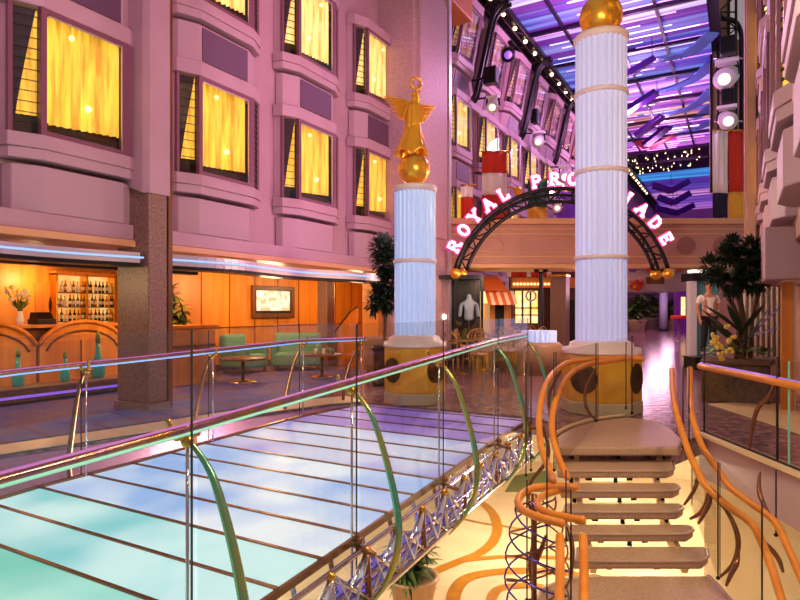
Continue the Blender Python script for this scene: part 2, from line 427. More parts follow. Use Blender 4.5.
# ---- bay windows
A = [(-.3, -.42), (-.15, -.36), (0, -.06), (0, 1.1), (-.15, 1.38), (-.3, 1.42)]
def off(pl, e, ylo=0, yhi=0):
    return [(x + (e if x > -.29 else 0), y + (-e if i < 2 else e if i > 3 else 0)) for i, (x, y) in enumerate(pl)]
HW = 1.53
def bay(no, y, z, kind, x=XF, rz=0., tilt=0.):
    t = thing(f'window_{no}', None, None, (x, y, z), rz, None, 'structure')
    def T(p):
        px_, py_, pz_ = p
        return (px_ + tilt * (pz_ + .3), py_, pz_)
    def pr(pl, z0, z1):
        mb = MB().prism([(a, b, z0) for a, b in pl], (0, 0, z1 - z0))
        mb.v = [Vector(T(v)) for v in mb.v]; return mb
    def fin(mb, *a, **k):
        return struct(mb.build(a[0], a[1], t, local=True, **k))
    fin(pr(off(A, .05), -.17, 0), 'sill', 'mauve', bevel=.012)
    fin(pr(off(A, .03), -.3, -.17), 'sill_moulding', 'mauve_box', bevel=.01)
    fin(pr(off(A, .04), HW, HW + .22), 'head', 'mauve', bevel=.012)
    B = [(-.3, -.38), (-.17, -.33), (-.03, -.04), (-.03, 1.05), (-.17, 1.33), (-.3, 1.36)]
    if kind == 'low':
        fin(pr(B, -.92, -.36), 'apron_box', 'mauve_box', bevel=.015)
    else:
        ap = fin(pr(B, -.95, -.36), 'apron_box', 'mauve_box', bevel=.015)
        g = MB().box(-.032, -.012, .02, 1.0, -.92, -.40); g.v = [Vector(T(v)) for v in g.v]
        struct(g.build('grille', 'grille', ap, local=True))
    # wall strips, corner mullions, frame
    mul = MB()
    for (px_, py_), w in zip(A[1:5], (.05, .07, .05, .05)):
        mul.bar(T((px_, py_, 0)), T((px_, py_, HW)), w, w, (1, 0, 0))
    fin(mul, 'mullion', 'red_frame')
    wl = MB()
    for a, b in ((A[0], A[1]), (A[4], A[5])):
        wl.prism([T((a[0], a[1], 0)), T((b[0], b[1], 0)), T((b[0], b[1], HW)), T((a[0], a[1], HW))], (-.04, 0, 0))
    fin(wl, 'jamb', 'mauve')
    fr = MB()
    for z_ in (.03, HW - .03): fr.bar(T((.005, -.04, z_)), T((.005, 1.08, z_)), .05, .06)
    fr.bar(T((.005, 1.045, 0)), T((.005, 1.045, HW)), .05, .05, (1, 0, 0)); fr.bar(T((.01, 1.015, .05)), T((.01, 1.015, HW - .05)), .03, .03, (1, 0, 0))
    fin(fr, 'frame', 'red_frame')
    tr = MB(); tr.bar(T((.012, 0, HW - .07)), T((.012, 1.0, HW - .07)), .02, .02); tr.bar(T((.012, 1.0, .05)), T((.012, 1.0, HW - .07)), .02, .02, (1, 0, 0))
    fin(tr, 'bead', 'silver_frame')
    def pane(a, b, z0, z1, nm):
        d = Vector((b[0] - a[0], b[1] - a[1], 0)).normalized(); nn = Vector((d.y, -d.x, 0)) * .006
        mb = MB().prism([Vector((a[0], a[1], z0)) - nn, Vector((b[0], b[1], z0)) - nn, Vector((b[0], b[1], z0)) + nn, Vector((a[0], a[1], z0)) + nn], (0, 0, z1 - z0))
        mb.v = [Vector(T(v)) for v in mb.v]
        return fin(mb, nm, 'glass_window')
    pane(A[2], A[3], 0.03, HW - .03, 'pane'); pane(A[1], A[2], .02, HW - .02, 'side_pane')
    gr = MB()
    for a, b, nv in ((A[1], A[2], 12), (A[3], A[4], 16)):
        for i in range(1, nv):
            z_ = HW * i / nv
            gr.bar(T((a[0], a[1], z_)), T((b[0], b[1], z_)), .012, .011 if nv == 12 else .03)
        m_ = ((a[0] + b[0]) / 2, (a[1] + b[1]) / 2)
        if nv == 16: gr.bar(T((*m_, 0)), T((*m_, HW)), .016, .016, (1, 0, 0))
    fin(gr, 'lattice', 'cabinet_dark')
    cm = 'curtain_reflect' if tilt else 'curtain' if no % 2 else 'curtain_white'
    cu = MB().grid(lambda a, b: Vector(T((-.10 + .03 * math.sin(a * 62 + .8 * math.sin(a * 9)), .0 + a * 1.04, .17 + .09 * a + b * (HW - .19 - .09 * a)))), 64, 2)
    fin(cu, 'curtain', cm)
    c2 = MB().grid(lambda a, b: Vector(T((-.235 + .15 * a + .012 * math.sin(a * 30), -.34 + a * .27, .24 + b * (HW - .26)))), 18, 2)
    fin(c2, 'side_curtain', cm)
    dr = MB().grid(lambda a, b: Vector(T((-.205 + .14 * a * (.3 + .7 * b) + .006 * math.sin(a * 20), -.335 + a * (.03 + .20 * b ** 1.2), .10 + b * (HW - .12)))), 8, 6)
    fin(dr, 'drape', 'drape')
    bk = MB().box(-.29, -.275, -.36, 1.36, 0, HW); bk.v = [Vector(T(v)) for v in bk.v]
    fin(bk, 'room_wall', 'dark_room')
    cb = MB().box(-.26, -.12, .0, 1.05, 0.0, .2).box(-.27, -.2, -.33, -.08, 0, .24); cb.v = [Vector(T(v)) for v in cb.v]
    fin(cb, 'window_seat', 'cabinet_dark')
    lp_ = MB().sphere(T((-.045, .55 if no % 2 else .3, .50)), .045, 12, 8).sphere(T((-.045, .33 if no % 2 else .7, 1.33)), .035, 12, 8)
    if not tilt: fin(lp_, 'reading_lamp', 'bulb_soft')
    return t
bay_low = bay(1, 4.22, 3.5, 'low'); bay_up = bay(2, 4.22, 6.22, 'up'); 
n = 3
for k in range(-1, 4):
    for src, z in ((bay_low, 3.5), (bay_up, 6.22)):
        if k == 0 or (k == -1): 
            if k == 0: continue
        dup(src, (XF, 4.22 + 2.41 * k, z), name=f'window_{n}'); n += 1
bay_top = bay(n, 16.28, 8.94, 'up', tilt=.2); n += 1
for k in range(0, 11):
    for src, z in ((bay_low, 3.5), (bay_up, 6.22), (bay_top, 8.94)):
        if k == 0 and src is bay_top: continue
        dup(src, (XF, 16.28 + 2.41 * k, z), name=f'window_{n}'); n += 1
# ---- right side: facade near the camera, wide pier, far facade
xy_struct('wall_right', (.62, 1.0, 3.4, 15.6, 2.3, 13), 'beige_wall')
for k in range(0, 5):
    for src, z in ((bay_low, 3.5), (bay_up, 6.22)):
        dup(src, (.33, 5.5 + 2.41 * k, z), rz=pi, name=f'window_{n}'); n += 1
for k in range(5):
    y_ = 5.85 + 2.41 * k
    xy_struct('trim_right_pilaster', (.40, .66, y_, y_ + .5, 3.2, 13), 'beige_wall', .02)
xy_struct('wall_right_pier', (.08, .75, 14.9, 16.4, 0, 13), 'beige_wall', .03)
xy_struct('trim_right_pier', (.12, .3, 14.7, 14.92, 2.4, 13), 'beige_wall', .02)
xy_struct('wall_right_far', (-.95, .2, 27, 27.4, 0, 12), 'beige_wall')
xy_struct('wall_right_beyond', (-.95, -.6, 27.3, FAR, 0, 12), 'beige_wall')
# lower right wall and stepped soffit boxes
xy_struct('wall_right_low', (.85, 1.2, 8.5, 14.9, 0, 2.3), 'beige_wall')
xy_struct('trim_right_soffit', (.28, 1.2, 9.3, 12.2, 1.80, 2.5), 'mauve', .03)
xy_struct('trim_right_soffit_plate', (.5, .95, 9.5, 10.6, 1.78, 1.81), 'cream_stone')
cw = MB().grid(lambda a, b: Vector((.02 + 1.0 * a, 13.6 + .05 * math.sin(a * 70), 2.1 * b)), 90, 1)
struct(cw.build('wall_right_curtain', mat('grey_curtain', '#b8a898', .8), solid=.01))
rp = PH(787, 8.4, 0)
struct(MB().box(rp.x - .075, rp.x + .075, rp.y - .1, rp.y + .1, 0, 2.05).build('trim_right_wood_pillar', 'wood_panel', bevel=.01))
struct(MB().box(rp.x + .075, rp.x + .095, rp.y - .12, rp.y + .1, 0, 2.3).build('trim_right_wood_edge', 'silver_frame', bevel=.004))
# =================================================================== SETTING: ceiling
XL, XR, ZC = -7.05, -.95, 11.4
ceil = struct(MB().box(-7.95, -.6, 13.5, FAR, ZC + .15, ZC + .3).build('ceiling', 'ceil_frame'))
CM = []
for i, (e1, e2, es) in enumerate([('#5a1c8c', '#a548b4', .8), ('#3c34a8', '#9a9cf0', .9), ('#2c3cb0', '#7fb6ff', 1.0), ('#b46ad8', '#ffffff', 1.1), ('#8a3ab4', '#f08ad0', .9), ('#b43a8c', '#ffd27a', 1.0), ('#6a2ca8', '#e6b4ff', 1.0)]):
    CM.append(mat(f'ceiling_panel_{i}', '#5a3a7a', .6, emit=e1, emit2=e2, es=es * .8, scale=1.1, stretch=(.10, 2.6, 1), detail=4, lo=.45, hi=.68, spec=.2))
def sect(y):
    return 0 if y < 18.2 else (1 if int(y * 2.13) % 2 else 0) if y < 21.5 else (1 if y < 23.2 else 2) if y < 25 else 2 if y < 27.2 else 1 if y < 28.5 else 3 if y < 30 else 4 if y < 32 else 5 if y < 35 else 6 if y < 38 else 4
y = 14.0
rnd = random.Random(5)
while y < 41:
    m_ = CM[sect(y) if rnd.random() > .25 else rnd.choice((0, 2, 2, 3, 1))]
    struct(MB().box(XL, XR, y, y + .40, ZC - .02, ZC + .04).build('ceiling_panel', m_, ceil))
    y += .47
rb = MB()
for k in range(10): rb.box(XL, XR, 14.7 + 3.2 * k, 14.85 + 3.2 * k, ZC - .16, ZC + .1)
for xx in (-5.4, -3.9, -2.4): rb.box(xx - .05, xx + .05, 14, 41, ZC - .12, ZC + .1)
struct(rb.build('ceiling_rib', 'ceil_frame', ceil))
LC = [mat(f'ceiling_line_{i}', '#fff0ff', .5, emit=c, es=e) for i, (c, e) in enumerate((('#f4f4ff', 1.3), ('#7fc0ff', 1.2), ('#ff9ad8', 1.1), ('#ffe08a', 1.1), ('#c07aff', 1.0)))]
y = 14.44
while y < 40.8:
    for q in range(2):
        if rnd.random() < .62:
            a = rnd.uniform(XL, XR - 1.5); b = min(XR, a + rnd.uniform(.8, 3.6))
            wts = (0, 1, 4) if y < 29 else (0, 2, 1) if y < 33 else (2, 3, 0, 4)
            struct(MB().box(a, b, y - .02, y + .04, ZC - .05, ZC - .025).build('ceiling_light_line', LC[rnd.choice(wts)], ceil))
    y += .47
struct(MB().box(XL, XR, 41, 47, ZC - .05, ZC + .1).build('ceiling_dark_coffer', 'ceil_black', ceil))
st = MB()
for i in range(60):
    a, b = rnd.uniform(XL, XR), rnd.uniform(41.2, 46.8); st.sphere((a, b, ZC - .07), .03, 6, 4)
struct(st.build('ceiling_star_light', 'bulb', ceil))
for i, (a, b, c_, d_, es) in enumerate([(47, 50, '#1c5cc0', '#3fb0e8', 1.), (50, 55, '#3a1c8c', '#6a50c8', .8), (55, 58, '#5a2ca0', '#f0a0d8', .9), (58, 62, '#40208c', '#8a5ad0', .8), (62, 66, '#6a28a0', '#c07ae0', .8)]):
    m_ = mat(f'ceiling_far_{i}', '#5a4a9a', .2, emit=c_, emit2=d_, es=es, scale=.8, stretch=(.1, 2., 1), detail=3, lo=.4, hi=.65)
    struct(MB().box(XL, XR, a, b - .12, ZC - .05, ZC + .1).build('ceiling_far_panel', m_, ceil))
xy_struct('wall_end', (-8, 0, FAR, FAR + .3, 0, 12), 'purple_wall')
# =================================================================== lounge shell
xy_struct('ceiling_lounge', (-12.6, -7.33, -2, 12.3, 2.28, 2.36), 'wood', 0)
xy_struct('wall_lounge_back', (-10.9, -10.6, 8.7, 16.6, 0, 2.3), 'wood_panel')
xy_struct('wall_lounge_return', (-12.5, -10.6, 8.5, 8.72, 0, 2.3), 'wood_panel')
xy_struct('wall_bar_back', (-12.6, -12.3, -2, 8.6, 0, 2.3), 'wood_panel')
xy_struct('wall_lounge_end', (-10.7, -7.7, 16.4, 16.6, 0, 2.4), 'wood_panel')
xy_struct('trim_lounge_jamb', (-7.9, -7.45, 12.1, 12.3, 0, 2.36), 'wood_panel', .01)
xy_struct('ceiling_lounge_rear', (-10.9, -7.33, 12.3, 16.6, 2.28, 2.36), 'wood')
sm_ = MB()
for k in range(9): sm_.box(-10.6, -10.585, 8.72 + .86 * k, 8.735 + .86 * k, .1, 2.28)
sm_.box(-10.6, -10.57, 8.72, 16.4, .98, 1.0); sm_.box(-10.6, -10.56, 8.72, 16.4, 0, .12)
struct(sm_.build('trim_lounge_panelling', 'wood_dark'))
# wavy metal canopy with blue light line
def canopy(nm, lab, y0, y1, xc, z0, z1, amp, w=.34):
    t = thing(nm, lab, 'light trim', (xc, (y0 + y1) / 2, z0))
    N_ = 40
    path = [Vector((xc + amp * math.sin(i / N_ * (y1 - y0) * 1.5), y0 + (y1 - y0) * i / N_, (z0 + z1) / 2)) for i in range(N_ + 1)]
    def seg(mb, dx, zlo, zhi, wid):
        pr_ = [p + Vector((dx, 0, 0)) for p in path]
        for a, b in zip(pr_, pr_[1:]):
            mb.bar((a.x, a.y, (zlo + zhi) / 2), (b.x, b.y + .002, (zlo + zhi) / 2), wid, zhi - zlo)
        return mb
    seg(MB(), -w / 2, z0, z1, w).build('canopy', 'silver_frame', t)
    seg(MB(), .012, z0 + (z1 - z0) * .42, z0 + (z1 - z0) * .60, .02).build('light_strip', 'led_blue', t)
    seg(MB(), -w / 2, z0 - .05, z0, w * .9).build('soffit_edge', 'black_metal', t)
    return t
canopy('lounge_canopy', 'wavy silver canopy edge with blue light strip above the bar opening', 1.0, 5.38, -7.12, 2.04, 2.18, .17)
canopy('lounge_canopy', 'wavy silver canopy edge with blue light strip above the television lounge', 5.85, 11.9, -7.12, 2.04, 2.2, .16)
canopy('ceiling_light_trough', 'short inner silver trough with blue light strip over the bar, behind the canopy', 2.0, 7.6, -8.5, 2.08, 2.2, .03, .2)
dl = 0
for x_, y_, lab in ((-8.2, 6.9, 'small round ceiling downlight nearest the lounge palm'), (-9.2, 8.3, 'round ceiling downlight between palm and television'), (-9.9, 10.2, 'small ceiling downlight above the television'), (-9.2, 12.8, 'small ceiling downlight right of the slim granite column'),
                    (-10.2, 5.2, 'round ceiling downlight in front of the bottle shelves'), (-9.4, 3.9, 'round ceiling downlight over the bar counter')):
    t = thing('downlight', lab, 'ceiling light', (x_, y_, 2.25))
    MB().lathe([(.09, .0), (.09, .03)], (x_, y_, 2.25), 16).build('rim', 'brass', t)
    MB().lathe([(.06, -.008), (.06, .0)], (x_, y_, 2.25), 16).build('lens', 'down_light', t)
# =================================================================== footbridge with lit glass deck
HT = [(0, 1.80), (1.19, 1.74), (2.1, 1.70), (3.7, 1.61), (6.43, 1.45), (8.4, 1.40)]
def dz(y): return EYE - lerp_tab(HT, y)
LXT = [(0, -5.75), (3.2, -5.6), (4, -5.45), (6.2, -5.2), (8.4, -4.75)]
def lx(y): return lerp_tab(LXT, y)
RX = -2.42
DECK = []
for i, (c, e1, e2, es) in enumerate([('#6fb0a8', '#52cfc0', '#b8f4ea', .74), ('#7ab0b8', '#66cfd8', '#d8fafc', .78), ('#8aa0c0', '#84b8f4', '#f4fcff', .80), ('#8088b8', '#7484e4', '#e4ecff', .7), ('#7060a0', '#6048b8', '#c4a8f0', .62)]):
    DECK.append(mat(f'deck_glass_{i}', c, .42, emit=e1, emit2=e2, es=es, scale=.9, detail=2, lo=.38, hi=.6, spec=.35))
br = thing('footbridge', 'gently arched footbridge with backlit turquoise to violet glass deck on chrome truss', 'footbridge', (-3.9, 4, -.9))
seams = [.17 + .43 * k for k in range(-1, 18)] + [7.62]
for k, (a, b) in enumerate(zip(seams, seams[1:])):
    mi = 0 if b < 2.5 else 1 if b < 3.4 else 2 if b < 5.0 else 3 if b < 6.3 else 4
    mb = MB().prism([(lx(a), a + .012, dz(a)), (RX, a + .012, dz(a)), (RX, b - .012, dz(b)), (lx(b), b - .012, dz(b))], (0, 0, -.04))
    mb.build('deck_panel', DECK[mi], br)
sm = MB()
for a in seams: sm.bar((lx(a) - .02, a, dz(a) - .015), (RX + .02, a, dz(a) - .015), .03, .05)
sm.build('deck_seam', 'brown_metal', br)
ed = MB(); e2 = MB()
for a, b in zip(seams, seams[1:]):
    ed.bar((lx(a) - .03, a, dz(a) - .05), (lx(b) - .03, b, dz(b) - .05), .05, .14)
    e2.bar((RX + .015, a, dz(a) - .03), (RX + .015, b, dz(b) - .03), .025, .05)
ed.build('edge_beam', 'brown_metal', br); e2.build('edge_beam', 'brown_metal', br)
ys = [i * .43 - .26 for i in range(19)]
def chord(dx, dzz, r):
    return MB().tube([(RX + dx, y, dz(y) + dzz) for y in ys], r, 8)
chord(.08, -.09, .02).build('top_chord', 'chrome', br)
chord(.12, -.45, .03).build('bottom_chord', 'chrome', br)
chord(.10, -.30, .018).build('middle_chord', 'chrome', br)
chord(-.16, -.50, .04).build('inner_chord', 'chrome', br)
for q, yy in enumerate(ys[:-1]):
    y2 = ys[q + 1]
    mb = MB()
    mb.tube([(RX + .1, yy, dz(yy) - .1), (RX + .12, y2, dz(y2) - .45)], .024, 7)
    mb.tube([(RX + .12, yy, dz(yy) - .45), (RX + .1, y2, dz(y2) - .1)], .016, 7)
    mb.build('diagonal', 'chrome', br)
    mb = MB().tube([(RX + .1, yy, dz(yy) - .1), (RX + .12, yy, dz(yy) - .45)], .026, 7)
    mb.tube([(RX + .12, yy, dz(yy) - .45), (RX - .16, yy, dz(yy) - .50)], .02, 6).tube([(RX - .16, yy, dz(yy) - .50), (RX - .25, yy, dz(yy) - .1)], .02, 6)
    mb.build('strut', 'brown_metal' if q % 2 else 'chrome', br)
for y in ys: MB().sphere((RX + .1, y, dz(y) - .1), .034, 10, 6).build('node', 'brass', br)
for dx, dzz, r_, m_ in ((.11, -.34, .013, 'violet_chrome'), (.12, -.26, .012, 'violet_chrome'), (.12, -.40, .012, 'chrome'), (.02, -.30, .014, 'violet_chrome'), (-.04, -.44, .014, 'chrome'), (.02, -.48, .016, 'violet_chrome')):
    chord(dx, dzz, r_).build('long_rod', m_, br)
chord(-.05, -.46, .045).build('light_tube', 'led_violet', br)
for q, yy in enumerate(ys[:-1]):
    y2 = ys[q + 1]; m2 = (yy + y2) / 2
    MB().bar((RX + .10, yy + .05, dz(yy) - .12), (RX + .12, m2, dz(m2) - .43), .012, .05, (1, 0, 0)).bar((RX + .12, m2, dz(m2) - .43), (RX + .10, y2, dz(y2) - .12), .012, .05, (1, 0, 0)).build('flat_lacing', 'silver_bar', br)
tr_ = MB()
for a, b in zip(ys, ys[1:]):
    tr_.prism([(RX - .16, a, dz(a) - .52), (RX + .12, a, dz(a) - .48), (RX + .12, b, dz(b) - .48), (RX - .16, b, dz(b) - .52)], (0, 0, -.012))
tr_.build('reflection_tray', 'violet_chrome', br)  # added sheet standing in for purple reflections behind the lacing
# lower support beam under the deck
MB().tube([(-3.9, y, dz(y) - .55) for y in ys], .12, 12).build('spine_tube', 'chrome', br)
# ------------------------------------------------------------------ bridge railings
PY_ = [.65, 2.1, 3.57, 5.0, 6.43, 7.52]
mat('bow_metal', '#b8b25a', .22, metal=.85, col2='#6fb890', scale=2.6, lo=.4, hi=.6)
mat('rail_bronze', '#a0688a', .2, metal=.8, col2='#c08a50', scale=9)
def bridge_rail(label, side):
    xe = (lambda y: RX) if side > 0 else lx
    hgt = (lambda y: 1.1) if side > 0 else (lambda y: lerp_tab([(2.9, 1.1), (6.4, 1.03), (8.4, .96)], y))
    t = thing('bridge_railing', label, 'railing', (xe(4), 4, dz(4)))
    yy = [i * .3 for i in range(0, 26)] + [7.6]
    top = [(xe(y), y, dz(y) + hgt(y)) for y in yy]
    MB().tube(top, .021, 10).build('handrail', 'rail_bronze', t)
    MB().tube([(x - .008, y, z + .020) for x, y, z in top], .010, 6).build('light_strip', 'led_pink', t)
    MB().tube([(x + .018, y, z - .020) for x, y, z in top], .008, 6).build('light_strip', 'led_mint' if side > 0 else 'led_blue', t)
    for i, y in enumerate(PY_):
        x, z0, z1 = xe(y), dz(y), dz(y) + hgt(y)
        po = MB().tube([(x, y, z0 - .5 if side > 0 else z0 - .1), (x, y, z1 + .02)], .009, 7).build('post', 'chrome', t)
        s = side
        bow = smooth_path([(x + .02 * s, y, z1 - .06), (x + .16 * s, y + .03, z1 - .25), (x + .30 * s, y + .05, z0 + .42), (x + .36 * s, y + .05, z0 + .05), (x + .27 * s, y + .04, z0 - .28), (x + .10 * s, y, z0 - .52)], 6)
        mbb = MB()
        k = len(bow)
        mbb.tube(bow, [.011 + .016 * math.sin(pi * j / (k - 1)) for j in range(k)], 8)
        mbb.build('bowed_bracket', M['bow_metal' if side > 0 else 'brown_metal'], t)
        cl = MB().tube([(x, y - .07, z1 - .03), (x, y + .07, z1 - .03)], .02, 8).sphere((x, y, z1 - .06), .035, 10, 6)
        cl.tube(smooth_path([(x, y, z1 - .06), (x - .07 * s, y - .02, z1 - .03), (x - .1 * s, y - .04, z1 + .05)], 4), .014, 6)
        cl.build('clamp', 'brass', t)
        fo = MB().sphere((x + .06 * s, y, z0 - .02), .035, 10, 6).tube([(x - .05 * s, y, z0 - .05), (x + .2 * s, y, z0 - .1)], .018, 6)
        fo.build('foot', 'brown_metal', t)
    for a, b in zip(PY_, PY_[1:]):
        mb = MB()
        za0, zb0 = dz(a) - (.40 if side > 0 else .02), dz(b) - (.40 if side > 0 else .02)
        tp = (lambda y: EYE - .10) if side > 0 else (lambda y: dz(y) + hgt(y) + .24)
        o_ = .05 * side
        mb.prism([(xe(a) + o_, a + .02, za0), (xe(b) + o_, b - .02, zb0), (xe(b) + o_, b - .02, tp(b)), (xe(a) + o_, a + .02, tp(a))], (.012, 0, 0))
        g = mb.build('glass_pane', 'glass_clear', t)
        e = MB()
        for y, z0 in ((b, zb0),): e.bar((xe(y) + o_ + .006, y - .022, z0), (xe(y) + o_ + .006, y - .022, tp(y)), .008, .009, (1, 0, 0))
        e.build('pane_edge', 'glass_edge', g)
    return t
bridge_rail('near glass railing of the footbridge with a bowed bracket at each post, above the truss', 1)
bridge_rail('far glass railing of the footbridge, in front of the lounge and bar', -1)
# =================================================================== fluted light columns
def column(label, px, d, r, zb, zt, rings, shaft_mat, ph):
    c = PH(px, d, 0)
    t = thing('fluted_column', label, 'column', c)
    fl_ = MB(); nf = 26; cs = []
    for j in range(nf):
        for q_, o_ in enumerate((0, .012, .06, .085, .06, .012)):
            cs.append((r * (1 - o_), 2 * pi * (j + q_ / 6) / nf))
    nv = len(cs)
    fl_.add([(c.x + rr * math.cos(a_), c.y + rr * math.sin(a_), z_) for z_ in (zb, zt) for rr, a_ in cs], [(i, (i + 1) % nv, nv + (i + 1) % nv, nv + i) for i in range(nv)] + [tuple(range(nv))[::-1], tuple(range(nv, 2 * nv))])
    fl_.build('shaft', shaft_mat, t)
    for z in rings:
        MB().lathe([(r * 1.0, z - .03), (r * 1.05, z - .025), (r * 1.07, z), (r * 1.05, z + .025), (r, z + .03)], (c.x, c.y, 0), 40).build('ring', 'column_ring', t)
    MB().lathe([(r * .98, zt - .02), (r * 1.06, zt), (r * 1.08, zt + .05), (r * 1.02, zt + .08), (r * .6, zt + .09)], (c.x, c.y, 0), 40).build('capital', 'column_ring', t)
    R = r * 1.56
    MB().lathe([(R * 1.0, zb - .14), (R * .98, zb - .12), (R * .98, zb - .07), (r * 1.25, zb - .055), (r * 1.22, zb), (r * 1.02, zb + .03), (r * .9, zb + .035)], (c.x, c.y, 0), 40).build('moulding', 'column_ring', t)
    # octagonal pedestal with round portholes on four faces
    a0 = ph
    pts = lambda rr, z: [(c.x + rr * math.cos(a0 + pi / 4 * k + pi / 8), c.y + rr * math.sin(a0 + pi / 4 * k + pi / 8), z) for k in range(8)]
    pd = MB().prism(pts(R, .16), (0, 0, zb - .30)).build('pedestal', 'gold_paint', t, bevel=.03)
    MB().prism(pts(R * 1.02, 0), (0, 0, .17)).build('base', 'stone_grey', t, bevel=.015)
    ap = R * math.cos(pi / 8)
    for k in range(0, 8, 2):
        a = a0 + pi / 4 * k; nx, ny = math.cos(a), math.sin(a); tx, ty = -ny, nx
        zc = .16 + (zb - .30) / 2; rr = R * .36
        pf = lambda rad, o: [(c.x + nx * (ap + o) + tx * rad * math.cos(q * pi / 12), c.y + ny * (ap + o) + ty * rad * math.cos(q * pi / 12), zc + rad * 1.05 * math.sin(q * pi / 12)) for q in range(24)]
        MB().prism(pf(rr, -.01), (nx * .02, ny * .02, 0)).build('porthole', 'porthole', pd)
    return t, c
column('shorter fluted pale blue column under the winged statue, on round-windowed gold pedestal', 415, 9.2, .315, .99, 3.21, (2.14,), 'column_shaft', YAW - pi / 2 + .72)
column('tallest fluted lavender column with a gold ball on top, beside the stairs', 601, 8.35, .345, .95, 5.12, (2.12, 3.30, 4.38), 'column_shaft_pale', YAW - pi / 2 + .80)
c = PH(601, 8.35, 0)
t = thing('gold_ball', 'plain gold ball at the very top of the tall lavender column', 'ball', (c.x, c.y, 5.21))
MB().sphere((c.x, c.y, 5.21 + .27), .29, 28, 18).build('ball', 'gold_smooth', t)
MB().lathe([(.17, 0), (.15, .03), (.12, .06)], (c.x, c.y, 5.21), 24).build('seat_ring', 'gold_smooth', t)
# statue
c = PH(414, 9.2, 3.305)
st_ = thing('winged_statue', 'gilded winged figure holding up a wreath, standing on a gold ball', 'statue', c, YAW)
MB().sphere((0, 0, .247), .245, 28, 18).build('ball', 'gold_smooth', st_, local=True)
H0 = .44
body = [((0, 0, H0 + .50), (.09, .08)), ((0, 0, H0 + .62), (.075, .065)), ((0, -.01, H0 + .72), (.10, .075)), ((0, 0, H0 + .80), (.085, .06)), ((.0, -.01, H0 + .86), .034), ((.01, -.02, H0 + .93), (.055, .06)),
        ((.07, 0, H0 + .79), .04), ((.055, -.05, H0 + .93), .03), ((.03, -.05, H0 + 1.03), .024),
        ((-.09, 0, H0 + .78), .04), ((-.15, -.03, H0 + .66), .03), ((-.17, -.09, H0 + .56), .024),
        ((.05, 0, H0 + .34), .075), ((.05, -.03, H0 + .12), .05), ((.05, -.05, H0 + .02), .035), ((-.06, .02, H0 + .34), .075), ((-.07, .06, H0 + .14), .05), ((-.07, .08, H0 + .03), .035)]
skin_obj('figure', body, [(0, 1), (1, 2), (2, 3), (3, 4), (4, 5), (3, 6), (6, 7), (7, 8), (3, 9), (9, 10), (10, 11), (0, 12), (12, 13), (13, 14), (0, 15), (15, 16), (16, 17)], 'gold', st_)
rr_ = random.Random(2)
gw = MB().grid(lambda a, b: (lambda th, q: Vector(((.095 + .16 * q ** 1.5 * (1 + .16 * math.sin(9 * th + 3 * q))) * math.cos(th) - .05 * q, (.075 + .11 * q ** 1.4 * (1 + .16 * math.cos(7 * th))) * math.sin(th), H0 + .60 - .56 * q + .05 * math.sin(5 * th) * q * q)))(a * 2 * pi, b), 64, 12)
gw.build('gown', 'gold', st_, local=True, solid=.008)
sh = MB().grid(lambda a, b: (lambda th, q: Vector(((.105 + .03 * q + .012 * math.sin(12 * th)) * math.cos(th), (.085 + .03 * q + .01 * math.sin(10 * th)) * math.sin(th), H0 + .80 - .32 * q + .06 * math.sin(th + 1) * q)))(a * 2 * pi, b), 48, 8)
sh.build('tunic', 'gold', st_, local=True, solid=.008)
def wing(a, b, tip, nf):
    mb = MB(); a, b, tip = Vector(a), Vector(b), Vector(tip)
    for row, (f_, w_) in enumerate(((1., .09), (.72, .085), (.45, .08))):
        for i in range(nf):
            s_ = i / (nf - 1)
            base = a.lerp(b, s_) + Vector((0, -.012 * row, 0))
            end = a + (tip - a) * (1 - .55 * s_) + (b - a) * (1.0 * s_) 
            d = (end - base) * f_
            mb.leaf(base, d, d.length, w_, .12 + .1 * s_, 5)
    return mb
wing((-.02, .05, H0 + .84), (-.06, .06, H0 + .58), (-.46, .10, H0 + 1.02), 9).build('wing', 'gold', st_, local=True, solid=.014)
wing((.04, .06, H0 + .80), (.05, .06, H0 + .60), (.34, .16, H0 + .86), 7).build('wing', 'gold', st_, local=True, solid=.014)
MB().tube([(.03 + .085 * math.cos(q * pi / 10), -.05 + .03 * math.cos(q * pi / 10), H0 + 1.11 + .085 * math.sin(q * pi / 10)) for q in range(20)], [.016 + .006 * (q % 2) for q in range(20)], 8, closed=True).build('wreath', 'gold', st_, local=True)
MB().sphere((0, .02, H0 + .97), .05, 12, 8, (1, 1, .8)).build('hair', 'gold', st_, local=True)
# =================================================================== crossing beam (upper walkway)
DB = 16.5
def zpx(py, d): return EYE - d * (py - HOR) / FPX
bt = thing('overhead_walkway', 'salmon panelled walkway crossing overhead behind the neon arch sign', 'walkway', PH(590, DB, 2.55), YAW)
k_ = DB / FPX
bx = lambda px: (px - 590) * k_
xa, xb = bx(425), bx(772)
MB().box(xa, xb, 0, 1.6, .1, 1.2).build('girder', 'beam_paint', bt, local=True, bevel=.02)
MB().box(xa, xb, -.12, 1.7, 1.2, 1.36).build('cornice', 'beam_trim', bt, local=True, bevel=.03)
MB().box(xa, xb, -.06, 1.64, 0, .12).build('soffit_band', 'beam_trim', bt, local=True, bevel=.02)
mm = MB()
for z in (.30, .92, 1.06): mm.box(xa, xb, -.03, .0, z, z + .035)
mm.build('moulding_line', 'beam_trim', bt, local=True)
for px in (446, 686, 722, 755):
    x = bx(px); MB().prism([(x + .25 * math.cos(q * pi / 14), -.035, .62 + .25 * math.sin(q * pi / 14)) for q in range(28)], (0, .05, 0)).build('round_panel', 'beam_disc', bt, local=True)
pm = MB()
